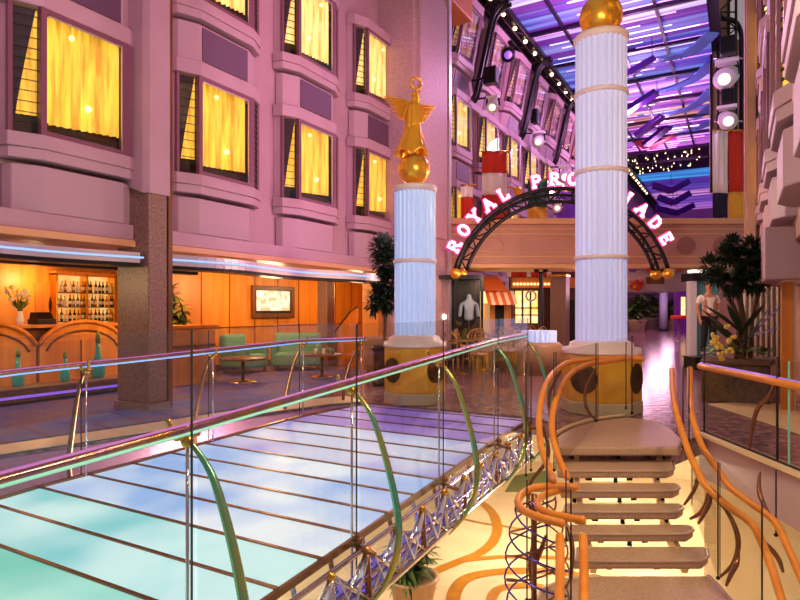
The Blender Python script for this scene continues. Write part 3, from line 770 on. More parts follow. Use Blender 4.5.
for (a, b) in ((470, 505), (520, 575)):
    x0, x1 = bx(a), bx(b)
    pts = [(x0, -.03, .45), (x1 - .15, -.03, .45), (x1, -.03, .62), (x1 - .15, -.03, .80), (x0, -.03, .80)]
    pm.tube(pts, .02, 6, closed=True)
pm.build('raised_panel_line', 'beam_trim', bt, local=True)
# =================================================================== neon arch
DA = 15.2; ka = DA / FPX
at = thing('arch_sign', 'black truss arch carrying a row of white letters glowing pink', 'sign', PH(560, DA, 2.3), YAW)
zc = zpx(299, DA) - 2.3; Ro, Ri = 109.3 * ka, 97.5 * ka
def arc_pts(R, dy, a0=16, a1=164, n=48):
    return [(R * math.cos(math.radians(a0 + (a1 - a0) * i / n)), dy, zc + R * math.sin(math.radians(a0 + (a1 - a0) * i / n))) for i in range(n + 1)]
MB().tube(arc_pts(Ro, -.16, 15.4, 164.6), .055, 8).build('outer_chord', 'black_metal', at, local=True)
MB().tube(arc_pts(Ro - .09, .18, 15.4, 164.6), .045, 8).build('outer_chord', 'black_metal', at, local=True)
MB().tube(arc_pts(Ri, 0, 17.2, 162.8), .05, 8).build('inner_chord', 'black_metal', at, local=True)
wb = MB()
a_ = arc_pts(Ro, -.16, 15.4, 164.6, 22); b_ = arc_pts(Ri, 0, 17.2, 162.8, 22); c_ = arc_pts(Ro - .09, .18, 15.4, 164.6, 22)
for i in range(22):
    wb.tube([a_[i], b_[i + 1] if i % 2 else b_[i]], .022, 6).tube([b_[i], c_[i + 1] if not i % 2 else c_[i]], .02, 6).tube([a_[i], c_[i]], .02, 6)
wb.build('web', 'black_metal', at, local=True)
for sx in (-1, 1):
    f_ = MB()
    for dx, dy in ((0, -.16), (-.2 * sx, .1)):
        f_.sphere((sx * Ro * math.cos(math.radians(15.4)) + dx, dy, .0 + zc + Ro * math.sin(math.radians(15.4)) - .10), .14, 14, 9)
    f_.build('foot', 'gold_smooth', at, local=True)
LET = {
 'R': [[(-.3, -.5), (-.3, .5)], [(-.3, .5), (.1, .5), (.28, .38), (.28, .14), (.1, .02), (-.3, .02)], [(-.02, .02), (.38, -.5)]],
 'O': [[(.38 * math.cos(q * pi / 8), .5 * math.sin(q * pi / 8)) for q in range(17)]],
 'Y': [[(-.4, .5), (0, .02)], [(.4, .5), (0, .02)], [(0, .02), (0, -.5)]],
 'A': [[(-.4, -.5), (0, .5)], [(0, .5), (.4, -.5)], [(-.25, -.14), (.25, -.14)]],
 'L': [[(-.25, .5), (-.25, -.5)], [(-.25, -.5), (.34, -.5)], [(.34, -.5), (.34, -.3)]],
 'P': [[(-.28, -.5), (-.28, .5)], [(-.28, .5), (.12, .5), (.3, .38), (.3, .1), (.12, -.02), (-.28, -.02)]],
 'M': [[(-.42, -.5), (-.42, .5)], [(-.42, .5), (0, -.4)], [(0, -.4), (.42, .5)], [(.42, .5), (.42, -.5)]],
 'E': [[(-.28, -.5), (-.28, .5)], [(-.28, .5), (.32, .5)], [(-.28, .02), (.2, .02)], [(-.28, -.5), (.34, -.5)], [(.32, .5), (.32, .34)], [(.34, -.5), (.34, -.34)]],
 'N': [[(-.36, -.5), (-.36, .5)], [(-.36, .5), (.36, -.5)], [(.36, -.5), (.36, .5)]],
 'D': [[(-.3, -.5), (-.3, .5)], [(-.3, .5), (.08, .5), (.3, .3), (.36, 0), (.3, -.3), (.08, -.5), (-.3, -.5)]]}
SERIF = {'R': [(-.3, -.5), (.38, -.5)], 'Y': [(-.4, .5), (.4, .5), (0, -.5)], 'A': [(-.4, -.5), (.4, -.5)], 'L': [(-.25, .5)], 'P': [(-.28, -.5)], 'M': [(-.42, -.5), (.42, -.5)], 'N': [(-.36, -.5), (.36, .5)]}
def letter(ch, ang, R, h):
    cx, cz = R * math.cos(math.radians(ang)), zc + R * math.sin(math.radians(ang)); ro = math.radians(ang - 90)
    def T(p, dy): 
        x, z = p[0] * h, p[1] * h
        return (cx + x * math.cos(ro) - z * math.sin(ro), dy, cz + x * math.sin(ro) + z * math.cos(ro))
    def strokes(w, dy, th):
        mb = MB()
        L_ = list(LET[ch]) + [[(sx - .13, sz), (sx + .13, sz)] for sx, sz in SERIF.get(ch, [])]
        for st in L_:
            for a, b in zip(st, st[1:]):
                a2, b2 = Vector(T(a, dy)), Vector(T(b, dy)); e = (b2 - a2).normalized() * w * .35
                mb.bar(a2 - e, b2 + e, w, th, (0, 1, 0))
        return mb
    nm = 'letter'
    l_ = strokes(.062, -.22, .05).build(nm, 'letter_white', at, local=True)
    hb = strokes(.115, -.17, .04).build('neon_backing', 'neon_pink', l_, local=True)
    st_b = MB().tube([T((0, -.5), -.14), ((Ro) * math.cos(math.radians(ang)), -.14, zc + Ro * math.sin(math.radians(ang)))], .015, 6).build('bracket', 'black_metal', l_, local=True)
RL = 118.5 * ka
for ch, ang in zip('ROYALPROMENADE', (154, 145.2, 136.8, 128.2, 119.4, 102.5, 93.8, 85, 76.3, 67.3, 58.4, 48.2, 39.4, 30.2)):
    letter(ch, ang, RL, .265)
mat('riser_light', '#fff2c8', .4, emit='#ffd890', es=2.2)
# =================================================================== staircase
RISE = .135
stc = thing('staircase', 'open-riser staircase with brown stone treads coming down from the plaza', 'staircase', PH(620, 5.6, -.5), YAW)
ox = lambda px, d: (px - 620) / FPX * d
def stair_z(k): return -RISE * k
fr_py = [447, 470, 490, 511, 533, 560, 600]
dk = [(EYE + RISE * k) * FPX / (py - HOR) for k, py in enumerate(fr_py)]
left_px = [557, 557, 560, 562, 566, 572, 540]
right_px = [680, 674, 679, 683, 693, 708, 738]
def W3(px, d, z): return PH(px, d, z)
# landing (top)
lp = [PZ(x, y, .03) for x, y in ((556, 447), (553, 441), (560, 434), (575, 427), (596, 421), (625, 417), (655, 420), (672, 429), (683, 440), (680, 447))]
MB().prism(lp, (0, 0, -.09)).build('landing', 'tread', stc, bevel=.02)
cu = MB().tube(smooth_path([PZ(x, y, .035) for x, y in ((549, 441), (557, 433), (573, 425), (595, 419), (625, 415))], 6), .022, 6)
cu.build('landing_edge', 'cream_stone', stc)
for k in range(1, 6):
    d0, z = dk[k], stair_z(k)
    d1 = dk[k - 1] + .06
    a, b = left_px[k], right_px[k]
    q = [PH(a, d0, z), PH(b - 6, d0, z), PH(b, d0 + .10, z), PH(b - 2, d1, z), PH(a + 2, d1, z)]
    t_ = MB().prism(q, (0, 0, -.085)).build('tread', 'tread', stc, bevel=.025)
    MB().tube([PH(a, d0 + .0, z - .012), PH(b - 6, d0, z - .012), PH(b + .5, d0 + .10, z - .012), PH(b - 1, d1 - .05, z - .012)], .012, 6).build('edge_strip', 'nosing', t_)
k = 6; z = stair_z(k)
low = [(PH(x, dd, z)) for x, dd in ((600, 5.0), (571, 4.95), (548, 4.82), (536, 4.6), (531, 4.3), (534, 3.9), (545, 3.4), (760, 3.3), (752, 3.9), (741, 4.35), (722, 4.75), (708, 5.0))]
t_ = MB().prism(low, (0, 0, -.1)).build('lower_landing', 'tread', stc, bevel=.02)
MB().tube(smooth_path([p + Vector((0, 0, -.01)) for p in low[:7]], 5), .02, 6).build('edge_strip', 'cream_stone', t_)
MB().tube(smooth_path([p + Vector((0, 0, -.01)) for p in low[7:]], 5), .02, 6).build('edge_strip', 'nosing', t_)
for fx in (.16, .84):
    pa = [PH(left_px[k] + (right_px[k] - left_px[k]) * fx, dk[k] + .12, stair_z(k) - .13) for k in range(0, 6)]
    mb = MB()
    for a, b in zip(pa, pa[1:]): mb.bar(a, b, .05, .10)
    mb.build('stringer', 'cream_stone', stc)
for k in range(0, 5):
    for fx in (.12, .5, .86):
        px = left_px[k] + (right_px[k] - left_px[k]) * fx
        MB().tube([PH(px, dk[k] + .1, stair_z(k) - .08), PH(px, dk[k] + .06, stair_z(k + 1))], .02, 6).build('riser_pin', 'black_metal', stc)
for k in range(1, 6):
    xa, xb = left_px[k] + 12, right_px[k] - 14
    ca, cb_ = xa + (xb - xa) * .25, xa + (xb - xa) * .62
    MB().bar(PH(ca, dk[k] + .16, stair_z(k) - .12), PH(cb_, dk[k] + .16, stair_z(k) - .12), .05, .05).build('light_box', M['riser_light'], stc)
    MB().bar(PH(ca - 6, dk[k] + .17, stair_z(k) - .11), PH(cb_ + 6, dk[k] + .17, stair_z(k) - .11), .05, .065).build('light_housing', 'dark_truss', stc)
# ---- rails
def rz_d(py):   # depth where a rail .85 m above the flight shows at this image row
    return (.55 + .61 * 6.1) / ((py - HOR) / FPX + .61)
def rail3(pts): return smooth_path([P(px, py, d) for px, py, d in pts], 6)
def stair_rail(label, rails, rods, bows, panes, extra=None):
    b0 = Vector(rails[0][0][0:0] or (0, 0, 0))
    p0 = P(*rails[0][len(rails[0]) // 2]); p0.z = 0
    t = thing('stair_railing', label, 'railing', p0)
    for r in rails:
        pp = rail3(r)
        MB().tube(pp, .028, 12).sphere(pp[0], .03, 10, 6).sphere(pp[-1], .03, 10, 6).build('handrail', 'rail_wood', t)
    for (px, y0, y1, d) in rods:
        MB().tube([P(px, y0, d), P(px, y1, d)], .006, 7).sphere(P(px, y1, d), .016, 8, 5).build('post', 'dark_truss', t)
    for bw in bows:
        pp = rail3(bw); k = len(pp)
        MB().tube(pp, [.009 + .010 * math.sin(pi * j / (k - 1)) for j in range(k)], 8).build('bowed_bracket', 'brown_metal', t)
    for q in panes:
        c4 = [P(*v) for v in q]; nn = (c4[1] - c4[0]).cross(c4[3] - c4[0]).normalized() * .012
        g = MB().prism(c4, nn).build('glass_pane', 'glass_warm', t)
        MB().bar(c4[0], c4[3], .007, .007, (1, 0, 0)).build('pane_edge', 'glass_edge', g)
    if extra: extra(t)
    return t
def dd(pts, o=0.): return [(px, py, (d if d else rz_d(py)) + o) for px, py, d in pts]
stair_rail('left stair railing, pair of orange wooden handrails bending down from the tall column',
    [dd([(642, 359, 7.0), (615, 358, 6.9), (585, 360, 6.75), (565, 364, 6.5), (550, 377, 6.05), (542, 397, 5.65), (539, 420, 5.38), (541, 445, 5.1), (547, 464, 4.92), (553, 480, 4.78)]),
     dd([(640, 356, 7.15), (610, 361, 6.8), (590, 364, 6.6), (574, 371, 6.3), (562, 386, 5.9), (554, 407, 5.6), (552, 430, 5.3), (557, 453, 5.05), (562, 466, 4.92), (567, 477, 4.82)])],
    [(632, 336, 413, 6.6), (626, 342, 408, 6.8), (554, 352, 470, 5.7), (596, 343, 421, 6.4), (526, 362, 475, 5.9), (531, 362, 470, 6.0)],
    [dd([(596, 368, 6.5), (587, 385, 6.5), (585, 402, 6.5), (590, 414, 6.5), (598, 421, 6.5)]), dd([(541, 425, 5.4), (548, 445, 5.4), (546, 462, 5.4), (531, 482, 5.4), (529, 500, 5.4)]), dd([(560, 372, 6.4), (549, 395, 6.2), (551, 420, 6.0), (558, 445, 5.8)])],
    [[(556, 470, 5.7), (597, 421, 6.4), (597, 343, 6.4), (556, 352, 5.7)], [(598, 421, 6.4), (634, 414, 6.6), (634, 336, 6.6), (598, 343, 6.4)]])
def loop_extra(t):
    # ornamental spiral of thin wires round the newel post
    for s_ in (1, -1):
        for o in range(3):
            pts = []
            for i in range(49):
                a = s_ * (4.6 * pi * i / 48) + o * pi / 1.5 + .4
                zz = .0 - 1.25 * i / 48
                r = .07 + .17 * math.sin(pi * min(1, i / 48 * .8 + .12))
                c = PH(537, 4.5, zz)
                pts.append(c + Vector((r * math.cos(a), r * math.sin(a), 0)))
            MB().tube(pts, .007, 6).build('spiral_wire', 'wire_violet' if s_ > 0 else 'brown_metal', t)
    c = PH(534, 4.5, 0)
    MB().tube([(c.x, c.y, .02), (c.x, c.y, -.9)], .022, 10).build('newel_post', 'brown_metal', t)
mat('wire_violet', '#6a58c8', .2, metal=.9)
stair_rail('curling end of the lower stair railing with looped wooden handrails over spiral wires',
    [[(575, 487, 4.78), (552, 486, 4.78), (534, 488, 4.7), (522, 494, 4.55), (518, 502, 4.4), (523, 510, 4.22), (538, 517, 4.08), (561, 523, 3.98)],
     [(573, 488, 4.9), (556, 491, 4.78), (543, 496, 4.62), (537, 503, 4.45), (543, 511, 4.28), (560, 516, 4.15), (582, 520, 4.05)],
     [(560, 537, 3.95), (560, 570, 3.65), (559, 612, 3.35)], [(583, 537, 3.95), (584, 570, 3.65), (584, 612, 3.35)]],
    [(547, 440, 612, 4.4), (527, 480, 600, 4.55), (571, 490, 608, 4.1), (566, 470, 540, 4.6)],
    [[(528, 500, 4.6), (533, 520, 4.6), (534, 540, 4.6), (530, 565, 4.6), (532, 590, 4.5)], [(546, 535, 4.5), (541, 550, 4.5), (535, 566, 4.5)], [(566, 522, 4.3), (572, 545, 4.2), (571, 580, 4.1)]],
    [[(547, 600, 4.4), (571, 600, 4.1), (571, 480, 4.1), (547, 470, 4.4)]], loop_extra)
stair_rail('right stair railing, pair of orange wooden handrails curving down beside the treads',
    [dd([(672, 370, 6.3), (673, 392, 5.85), (677, 415, 0), (688, 450, 0), (697, 470, 0), (706, 486, 0), (728, 506, 0), (751, 523, 0), (763, 545, 0), (774, 575, 0), (786, 615, 0)]),
     dd([(690, 369, 6.3), (690, 392, 5.9), (693, 420, 0), (703, 448, 0), (718, 470, 0), (728, 485, 0), (746, 500, 0), (774, 521, 0), (788, 548, 0), (800, 575, 0), (816, 612, 0)], .12)],
    [(718, 462, 578, 4.6), (762, 500, 620, 4.2), (689, 366, 450, 5.6), (776, 470, 535, 4.6), (683, 366, 447, 6.0)],
    [[(709, 487, 4.75), (706, 503, 4.8), (700, 513, 4.85), (690, 519, 4.9)], [(709, 487, 4.75), (710, 500, 4.75), (705, 512, 4.75), (698, 524, 4.75)],
     [(712, 496, 4.7), (726, 510, 4.6), (736, 530, 4.5), (738, 548, 4.5), (732, 565, 4.5), (720, 577, 4.5)], [(738, 548, 4.5), (737, 562, 4.4), (731, 574, 4.4), (726, 586, 4.4)],
     [(694, 462, 5.2), (698, 475, 5.2), (694, 490, 5.2), (684, 505, 5.2)], [(763, 541, 4.35), (772, 550, 4.35), (779, 560, 4.35), (783, 572, 4.35)], [(760, 472, 4.9), (759, 490, 4.8), (764, 505, 4.7), (771, 516, 4.6)]],
    [[(692, 505, 5.3), (718, 575, 4.6), (718, 462, 4.6), (692, 440, 5.3)], [(720, 578, 4.6), (762, 640, 4.2), (762, 500, 4.2), (720, 463, 4.6)]])
# ---- glass balustrade along the stairwell on the right
pa = [PZ(703, 434, 0), PZ(790, 470, 0)]
t = thing('plaza_railing', 'straight glass balustrade with one thick wooden handrail in front of the right-hand planter', 'railing', (pa[0] + pa[1]) / 2)
nn = Vector((pa[1].y - pa[0].y, -(pa[1].x - pa[0].x), 0)).normalized()
far_end = pa[0] + (pa[0] - pa[1]) * .02; near_end = pa[1] + (pa[1] - pa[0]) * .55
def on(s_, z): 
    v = pa[0] + (near_end - pa[0]) * s_; v.z = z; return v
h_ = .76
MB().tube([on(-.03, h_), on(1, h_ - .02)], .036, 12).build('handrail', 'rail_wood', t)
MB().tube([on(-.03, h_ + .034) - nn * .01, on(1, h_ + .014) - nn * .01], .013, 6).build('light_strip', 'led_violet', t)
s1 = .645
for a, b in ((.01, s1 - .006), (s1 + .006, 1)):
    q = [on(a, .03), on(b, .03), on(b, .95), on(a, .95)]
    g = MB().prism(q, nn * .012).build('glass_pane', 'glass_warm', t)
    MB().bar(on(b, .03), on(b, .95), .016, .016, (1, 0, 0)).build('pane_edge', 'glass_edge_green' if b < 1 else 'glass_edge', g)
MB().bar(on(0, .03), on(1, .03), .03, .03).build('shoe_channel', 'dark_truss', t)
for s_ in (.012, .57):
    mb = MB().tube([on(s_, .0), on(s_, .98)], .011, 7)
    mb.build('post', 'dark_truss', t)
pb = smooth_path([on(.56, h_ - .03), on(.52, h_ - .15), on(.44, .45), on(.40, .22), on(.385, .02)], 6)
MB().tube(pb, [.012 + .008 * math.sin(pi * j / (len(pb) - 1)) for j in range(len(pb))], 8).build('bowed_bracket', 'brown_metal', t)
MB().tube([on(.56, h_ - .03), on(.56, h_ - .03) - nn * .1, on(.60, h_) - nn * .02], .016, 7).build('clamp', 'chrome', t)
# =================================================================== bar and lounge
def wall_box_x(name, lab, cat, px0, px1, py0, py1, x): 
    a, b = PX(px0, py1, x), PX(px1, py1, x)
    return a.y, b.y
# television
y0, y1 = PX(252, 300, -10.55).y, PX(294, 300, -10.55).y
zt, zb_ = PX(271, 286, -10.55).z, PX(271, 318, -10.55).z
t = thing('television', 'flat television in a wide wooden frame on the orange lounge wall', 'television', (-10.57, (y0 + y1) / 2, zb_))
fr = MB()
fr.box(-10.6, -10.52, y0, y1, zt - .10, zt).box(-10.6, -10.52, y0, y1, zb_, zb_ + .12).box(-10.6, -10.52, y0, y0 + .10, zb_ + .1, zt - .08).box(-10.6, -10.52, y1 - .14, y1, zb_ + .1, zt - .08)
fr.build('frame', 'wood_dark', t, bevel=.01)
MB().box(-10.58, -10.54, y0 + .1, y1 - .14, zb_ + .12, zt - .1).build('bezel', 'black_plastic', t)
MB().box(-10.545, -10.535, y0 + .15, y1 - .19, zb_ + .19, zt - .13).build('screen', 'screen', t)
# bar front panels
def bar_panel(lab, ya, yb):
    t = thing('bar_front_panel', lab, 'bar panel', (-10.6, (ya + yb) / 2, 0))
    ym = (ya + yb) / 2; hw = (yb - ya) / 2
    def outline(s_, x, zlo):
        pts = [(x, ym - hw * s_, zlo), ]
        for i in range(17):
            q = -1 + 2 * i / 16
            pts.append((x, ym + q * hw * s_, zlo + (.79 - zlo + .55 * math.sqrt(max(0, 1 - .92 * q * q)) - .15) * (s_ if s_ < 1 else 1)))
        pts.append((x, ym + hw * s_, zlo))
        return pts
    MB().prism(outline(1, -10.7, 0), (.12, 0, 0)).build('panel', 'wood_panel', t)
    o1 = outline(1, -10.57, 0)
    MB().tube(o1[1:-1], .04, 8).build('arch_moulding', 'wood', t)
    o2 = outline(.86, -10.575, .0)
    MB().tube(o2[1:-1], .02, 6).build('inner_moulding', 'wood_dark', t)
bar_panel('arched wooden bar front panel nearest the granite column', 5.98, 7.6)
bar_panel('arched wooden bar front panel cut off by the left picture edge', 4.3, 5.92)
t = thing('bar_counter', 'wooden bar counter top behind the arched front panels', 'counter', (-11.1, 5.9, 0))
MB().box(-11.35, -10.75, 3.2, 8.2, 1.08, 1.14).build('counter_top', 'wood', t, bevel=.01)
MB().box(-11.25, -10.85, 3.3, 8.1, 0, 1.08).build('counter_body', 'wood_dark', t)
c = PX(42, 322, -11.0); c.z = 1.14
t = thing('cash_register', 'black cash register on the bar counter', 'cash register', c)
MB().box(c.x - .16, c.x + .16, c.y - .17, c.y + .17, 1.14, 1.24).build('drawer_base', 'black_plastic', t, bevel=.01)
MB().prism([(c.x - .14, c.y - .15, 1.24), (c.x + .15, c.y - .15, 1.24), (c.x + .05, c.y - .15, 1.36), (c.x - .1, c.y - .15, 1.36)], (0, .28, 0)).build('keyboard', 'black_metal', t)
def flowers(lab, c, h, n, cols, sp=.3, name='flower_vase', vm='white_paint'):
    t = thing(name, lab, 'flowers', c)
    MB().lathe([(.05, 0), (.07, .08), (.045, .2), (.05, .24)], c, 16).build('vase', vm, t)
    mb = MB(); fl = [MB() for _ in cols]; stm = MB()
    for i in range(n):
        a = rnd.uniform(0, 2 * pi); e = rnd.uniform(.2, 1)
        tip = c + Vector((math.cos(a) * sp * e, math.sin(a) * sp * e, .24 + h * rnd.uniform(.4, 1)))
        stm.tube([c + Vector((0, 0, .2)), tip], .006, 4)
        fl[i % len(cols)].sphere(tip, rnd.uniform(.02, .045), 7, 5)
        mb.leaf(c + Vector((0, 0, .24)), tip - c - Vector((0, 0, .24)) + Vector((rnd.uniform(-.1, .1), rnd.uniform(-.1, .1), 0)), h * .7, .05, .2)
    stm.build('stem', 'foliage', t); mb.build('leaves', 'foliage_light', t)
    for f_, m_ in zip(fl, cols): f_.build('blossoms', m_, t)
    return t
c = PX(20, 322, -11.0); c.z = 1.14
flowers('vase of yellow and white flowers on the bar counter left of the cash register', c, .42, 26, ['petal_yellow', 'flag_white'], .28)
# back bar door and bottle shelves
dp = PX(46, 300, -12.28)
t = thing('bar_hatch_door', 'small wooden hatch door with dark oval opening behind the bar', 'door', (-12.28, dp.y, 1.1))
MB().box(-12.3, -12.24, dp.y - .22, dp.y + .2, 1.1, 1.95).build('door_leaf', 'wood', t, bevel=.01)
MB().prism([(-12.235, dp.y + .1 + .07 * math.cos(q * pi / 10), 1.5 + .2 * math.sin(q * pi / 10)) for q in range(20)], (-.02, 0, 0)).build('oval_opening', 'black_plastic', t)
ya, yb = 7.15, 8.45
t = thing('bottle_shelves', 'glowing back-bar shelves filled with bottles', 'shelves', (-12.2, (ya + yb) / 2, .9))
MB().box(-12.3, -12.27, ya, yb, .9, 2.15).build('back_panel', 'shelf_glow', t)
for z in (1.17, 1.47, 1.77): MB().box(-12.27, -12.05, ya, yb, z - .02, z).build('shelf', 'wood_dark', t)
for y_ in (ya, (ya + yb) / 2, yb): MB().box(-12.28, -12.04, y_ - .02, y_ + .02, .9, 2.15).build('upright', 'brass', t)
MB().box(-12.3, -12.04, ya - .02, yb + .02, 2.12, 2.2).build('cornice', 'wood', t)
protos = []
for i, (m_, r_, h_) in enumerate([('bottle_amber', .032, .24), ('bottle_green', .03, .26), ('bottle_clear', .034, .22), ('bottle_dark', .03, .25)]):
    t = thing('bottle', 'glass bottle standing on the glowing back-bar shelves', 'bottle', (0, 0, -50), 0, 'bottles on the back-bar shelves')
    MB().lathe([(r_ * .9, 0), (r_, .01), (r_, h_ * .6), (r_ * .4, h_ * .75), (r_ * .36, h_ * .95)], (0, 0, 0), 12).build('glass_body', m_, t, local=True)
    MB().lathe([(r_ * .42, h_ * .94), (r_ * .42, h_)], (0, 0, 0), 10).build('cap', 'brass' if i % 2 else 'black_plastic', t, local=True)
    MB().lathe([(r_ * 1.02, h_ * .2), (r_ * 1.02, h_ * .48)], (0, 0, 0), 12).build('paper_label', 'label_paper', t, local=True)
    protos.append(t)
cnt = 0
for z in (1.17, 1.47, 1.77):
    for q in range(14):
        y_ = ya + .06 + q * .09 + (.03 if q > 6 else 0)
        loc = (-12.14 + rnd.uniform(-.03, .03), y_, z)
        if cnt < 4: protos[cnt].location = loc; WM[protos[cnt].name] = Matrix.Translation(Vector(loc))
        else: dup(protos[rnd.randrange(4)], loc)
        cnt += 1
# low console with blue dots and teal glass ornaments
t = thing('low_console', 'long low dark console with violet light line in front of the arched bar panels', 'console', (-9.45, 5, 0))
MB().box(-9.7, -9.2, 2.8, 7.3, .04, .22).build('body', 'wood_dark', t, bevel=.02)
MB().box(-9.72, -9.18, 2.78, 7.32, .22, .25).build('top', 'granite', t, bevel=.008)
MB().box(-9.19, -9.175, 2.8, 7.3, .10, .14).build('light_line', 'led_violet', t)
for px, h, lab in ((98, .80, 'tallest teal glass bottle ornament, nearest the granite column'), (65, .50, 'smallest slim teal glass ornament, in the middle of the console row'), (18, .60, 'slim teal glass ornament nearest the left picture edge')):
    c = PX(px, 378, -9.45); c.z = .25
    t = thing('glass_ornament', lab, 'ornament', c)
    r_ = .09 * h / .8 + .02
    MB().lathe([(r_ * .7, 0), (r_, .06), (r_ * .95, h * .28), (r_ * .4, h * .5), (r_ * .3, h * .75)], c, 20).build('bottle_body', 'teal_glass', t)
    MB().lathe([(r_ * .4, h * .74), (r_ * .35, h * .86), (r_ * .12, h)], c, 14).build('stopper', 'foliage_light', t)
# wooden divider + palm
pa_, pb_ = PX(163, 330, -9.0), PX(214, 330, -9.0)
t = thing('wood_divider', 'low orange wooden divider with shelf ledge, right of the granite column', 'divider', (-9, (pa_.y + pb_.y) / 2, 0))
MB().box(-9.1, -8.95, pa_.y, pb_.y, 0, 1.05).build('panel', 'wood_panel', t, bevel=.01)
MB().box(-9.16, -8.88, pa_.y - .03, pb_.y + .03, 1.05, 1.12).build('ledge', 'wood', t, bevel=.015)
MB().box(-9.0, -8.85, pa_.y + .1, pb_.y - .1, .70, .75).build('shelf', 'wood_dark', t)
def palm(name, lab, c, h, spread, n, mats, pot='pot_terra', pr=.2, ph=.35, leaf=(.5, .09), tiers=3, cat='plant'):
    t = thing(name, lab, cat, c)
    po = MB().lathe([(pr * .75, 0), (pr, ph * .9), (pr * 1.08, ph * .92), (pr * 1.08, ph), (pr * .9, ph), (pr * .85, ph * .94)], c, 20).build('pot', pot, t)
    st = MB()
    fl = [MB() for _ in mats]
    for s_ in range(tiers):
        a0 = rnd.uniform(0, 6.28); top = c + Vector((math.cos(a0) * spread * .25, math.sin(a0) * spread * .25, h * (.55 + .4 * s_ / max(1, tiers - 1))))
        st.tube(smooth_path([c + Vector((0, 0, ph * .9)), c.lerp(top, .5) + Vector((0, 0, ph * .3)), top], 4), .02, 6)
        for i in range(n):
            a = rnd.uniform(0, 6.28); el = rnd.uniform(-.2, 1.1)
            b = c.lerp(top, rnd.uniform(.55, 1.0)); b.z = max(b.z, c.z + ph)
            fl[i % len(mats)].leaf(b, (math.cos(a), math.sin(a), el), leaf[0] * rnd.uniform(.6, 1.1), leaf[1], rnd.uniform(.2, .6))
    st.build('stem', 'trunk', t)
    for f_, m_ in zip(fl, mats): f_.build('foliage', m_, t)
    return t
c = PX(176, 360, -9.75); c.z = 0
palm('potted_palm', 'leafy green potted palm between granite column and television', c, 2.0, .5, 60, ['foliage', 'foliage_light', 'foliage_dark'], leaf=(.28, .075), tiers=5)
# slim granite column
c = PH(326, 15.3, 0)
granite_column('slim brown granite column right of the television', c.x - .16, c.x + .16, c.y - .16, c.y + .16, 2.28)
# seating
def armchair(lab, px, py, d, rz, m_, w=.75):
    c = PH(px, d, 0)
    t = thing('armchair', lab, 'armchair', c, rz)
    MB().box(-w / 2, w / 2, -.36, .36, .12, .42).build('seat', m_, t, local=True, bevel=.06)
    MB().box(-w / 2 - .02, w / 2 + .02, .24, .42, .2, .86).build('backrest', m_, t, local=True, bevel=.07)
    for sx in (-1, 1): MB().box(sx * (w / 2 - .02) - .07, sx * (w / 2 - .02) + .07, -.36, .34, .14, .62).build('armrest', m_, t, local=True, bevel=.06)
    for sx in (-1, 1):
        for sy in (-.3, .3): MB().lathe([(.025, 0), (.03, .13)], (sx * (w / 2 - .06), sy, 0), 8).build('leg', 'wood_dark', t, local=True)
    return t
armchair('teal armchair under the left corner of the television, left of the sofa', 245, 372, 13.4, YAW + 1.2, 'teal_fabric')
armchair('wide teal sofa chair directly left of the slim granite column', 297, 368, 14.0, YAW + .1, 'teal_fabric', 1.05)
armchair('brown armchair near the pedestal of the statue column', 386, 378, 12.6, YAW + 2.6, 'beige_wall', .62)
def low_table(lab, px, d, r_):
    c = PH(px, d, 0)
    t = thing('cocktail_table', lab, 'table', c)
    MB().lathe([(r_ * .6, 0), (r_ * .6, .02), (.04, .04), (.035, .44)], c, 20).build('pedestal', 'brass', t)
    MB().lathe([(r_ * .96, .44), (r_, .45), (r_, .475), (r_ * .97, .485)], c, 28).build('tabletop', 'wood_dark', t)
    return c
c = low_table('round dark cocktail table in front of the teal sofa chair', 322, 12.6, .42)
for i, (dx, dy) in enumerate(((-.18, .05), (.12, -.1), (.05, .18), (-.05, -.15), (.22, .08))):
    q = c + Vector((dx, dy, .485))
    t = thing('drinking_glass', 'small glass on the round cocktail table before the sofa chair', 'glass', q, 0, 'glasses on the cocktail table')
    MB().lathe([(.028, 0), (.03, .01), (.036, .12), (.033, .12), (.026, .012)], q, 14).build('bowl', 'bottle_clear' if i % 2 else 'bottle_green', t)
low_table('round dark cocktail table in front of the left teal armchair', 243, 11.6, .45)
# sloped wooden screen
a, b = PH(333, 15.6, 0), PH(357, 14.9, 0)
t = thing('wood_screen', 'sloping wooden screen right of the slim granite column', 'screen', (a + b) / 2)
MB().prism([a, b, b + Vector((0, 0, 1.45)), a.lerp(b, .75) + Vector((0, 0, 1.35)), a + Vector((0, 0, .75))], (.06, -.03, 0)).build('panel', 'wood', t)
MB().tube([a + Vector((0, 0, .77)), a.lerp(b, .75) + Vector((0, 0, 1.37)), b + Vector((0, 0, 1.47))], .03, 8).build('cap_rail', 'wood_dark', t)
# plant left of the statue column
def ball_tree(name, lab, c, pot, trunks, balls, leafm, ln=.16, lw_=.035, dens=1500, extra=None, cat='plant'):
    t = thing(name, lab, cat, c)
    pot(t, c)
    tk = MB()
    for pth, r in trunks: tk.tube(smooth_path(pth, 5), r, 8)
    tk.build('trunk', 'trunk', t)
    fl = [MB() for _ in leafm]
    for bc, r in balls:
        n_ = int(dens * r * r * 6)
        for i in range(n_):
            v = Vector((rnd.gauss(0, 1), rnd.gauss(0, 1), rnd.gauss(0, 1))).normalized()
            b = bc + v * r * rnd.uniform(.45, .88)
            dr = v + Vector((rnd.uniform(-.6, .6), rnd.uniform(-.6, .6), rnd.uniform(-.3, .6)))
            fl[i % len(leafm)].leaf(b, dr, ln * rnd.uniform(.6, 1.1), lw_, .15, 3)
    for f_, m_ in zip(fl, leafm): f_.build('foliage', m_, t)
    if extra: extra(t, c)
    return t
c = PH(384, 11.2, 0)
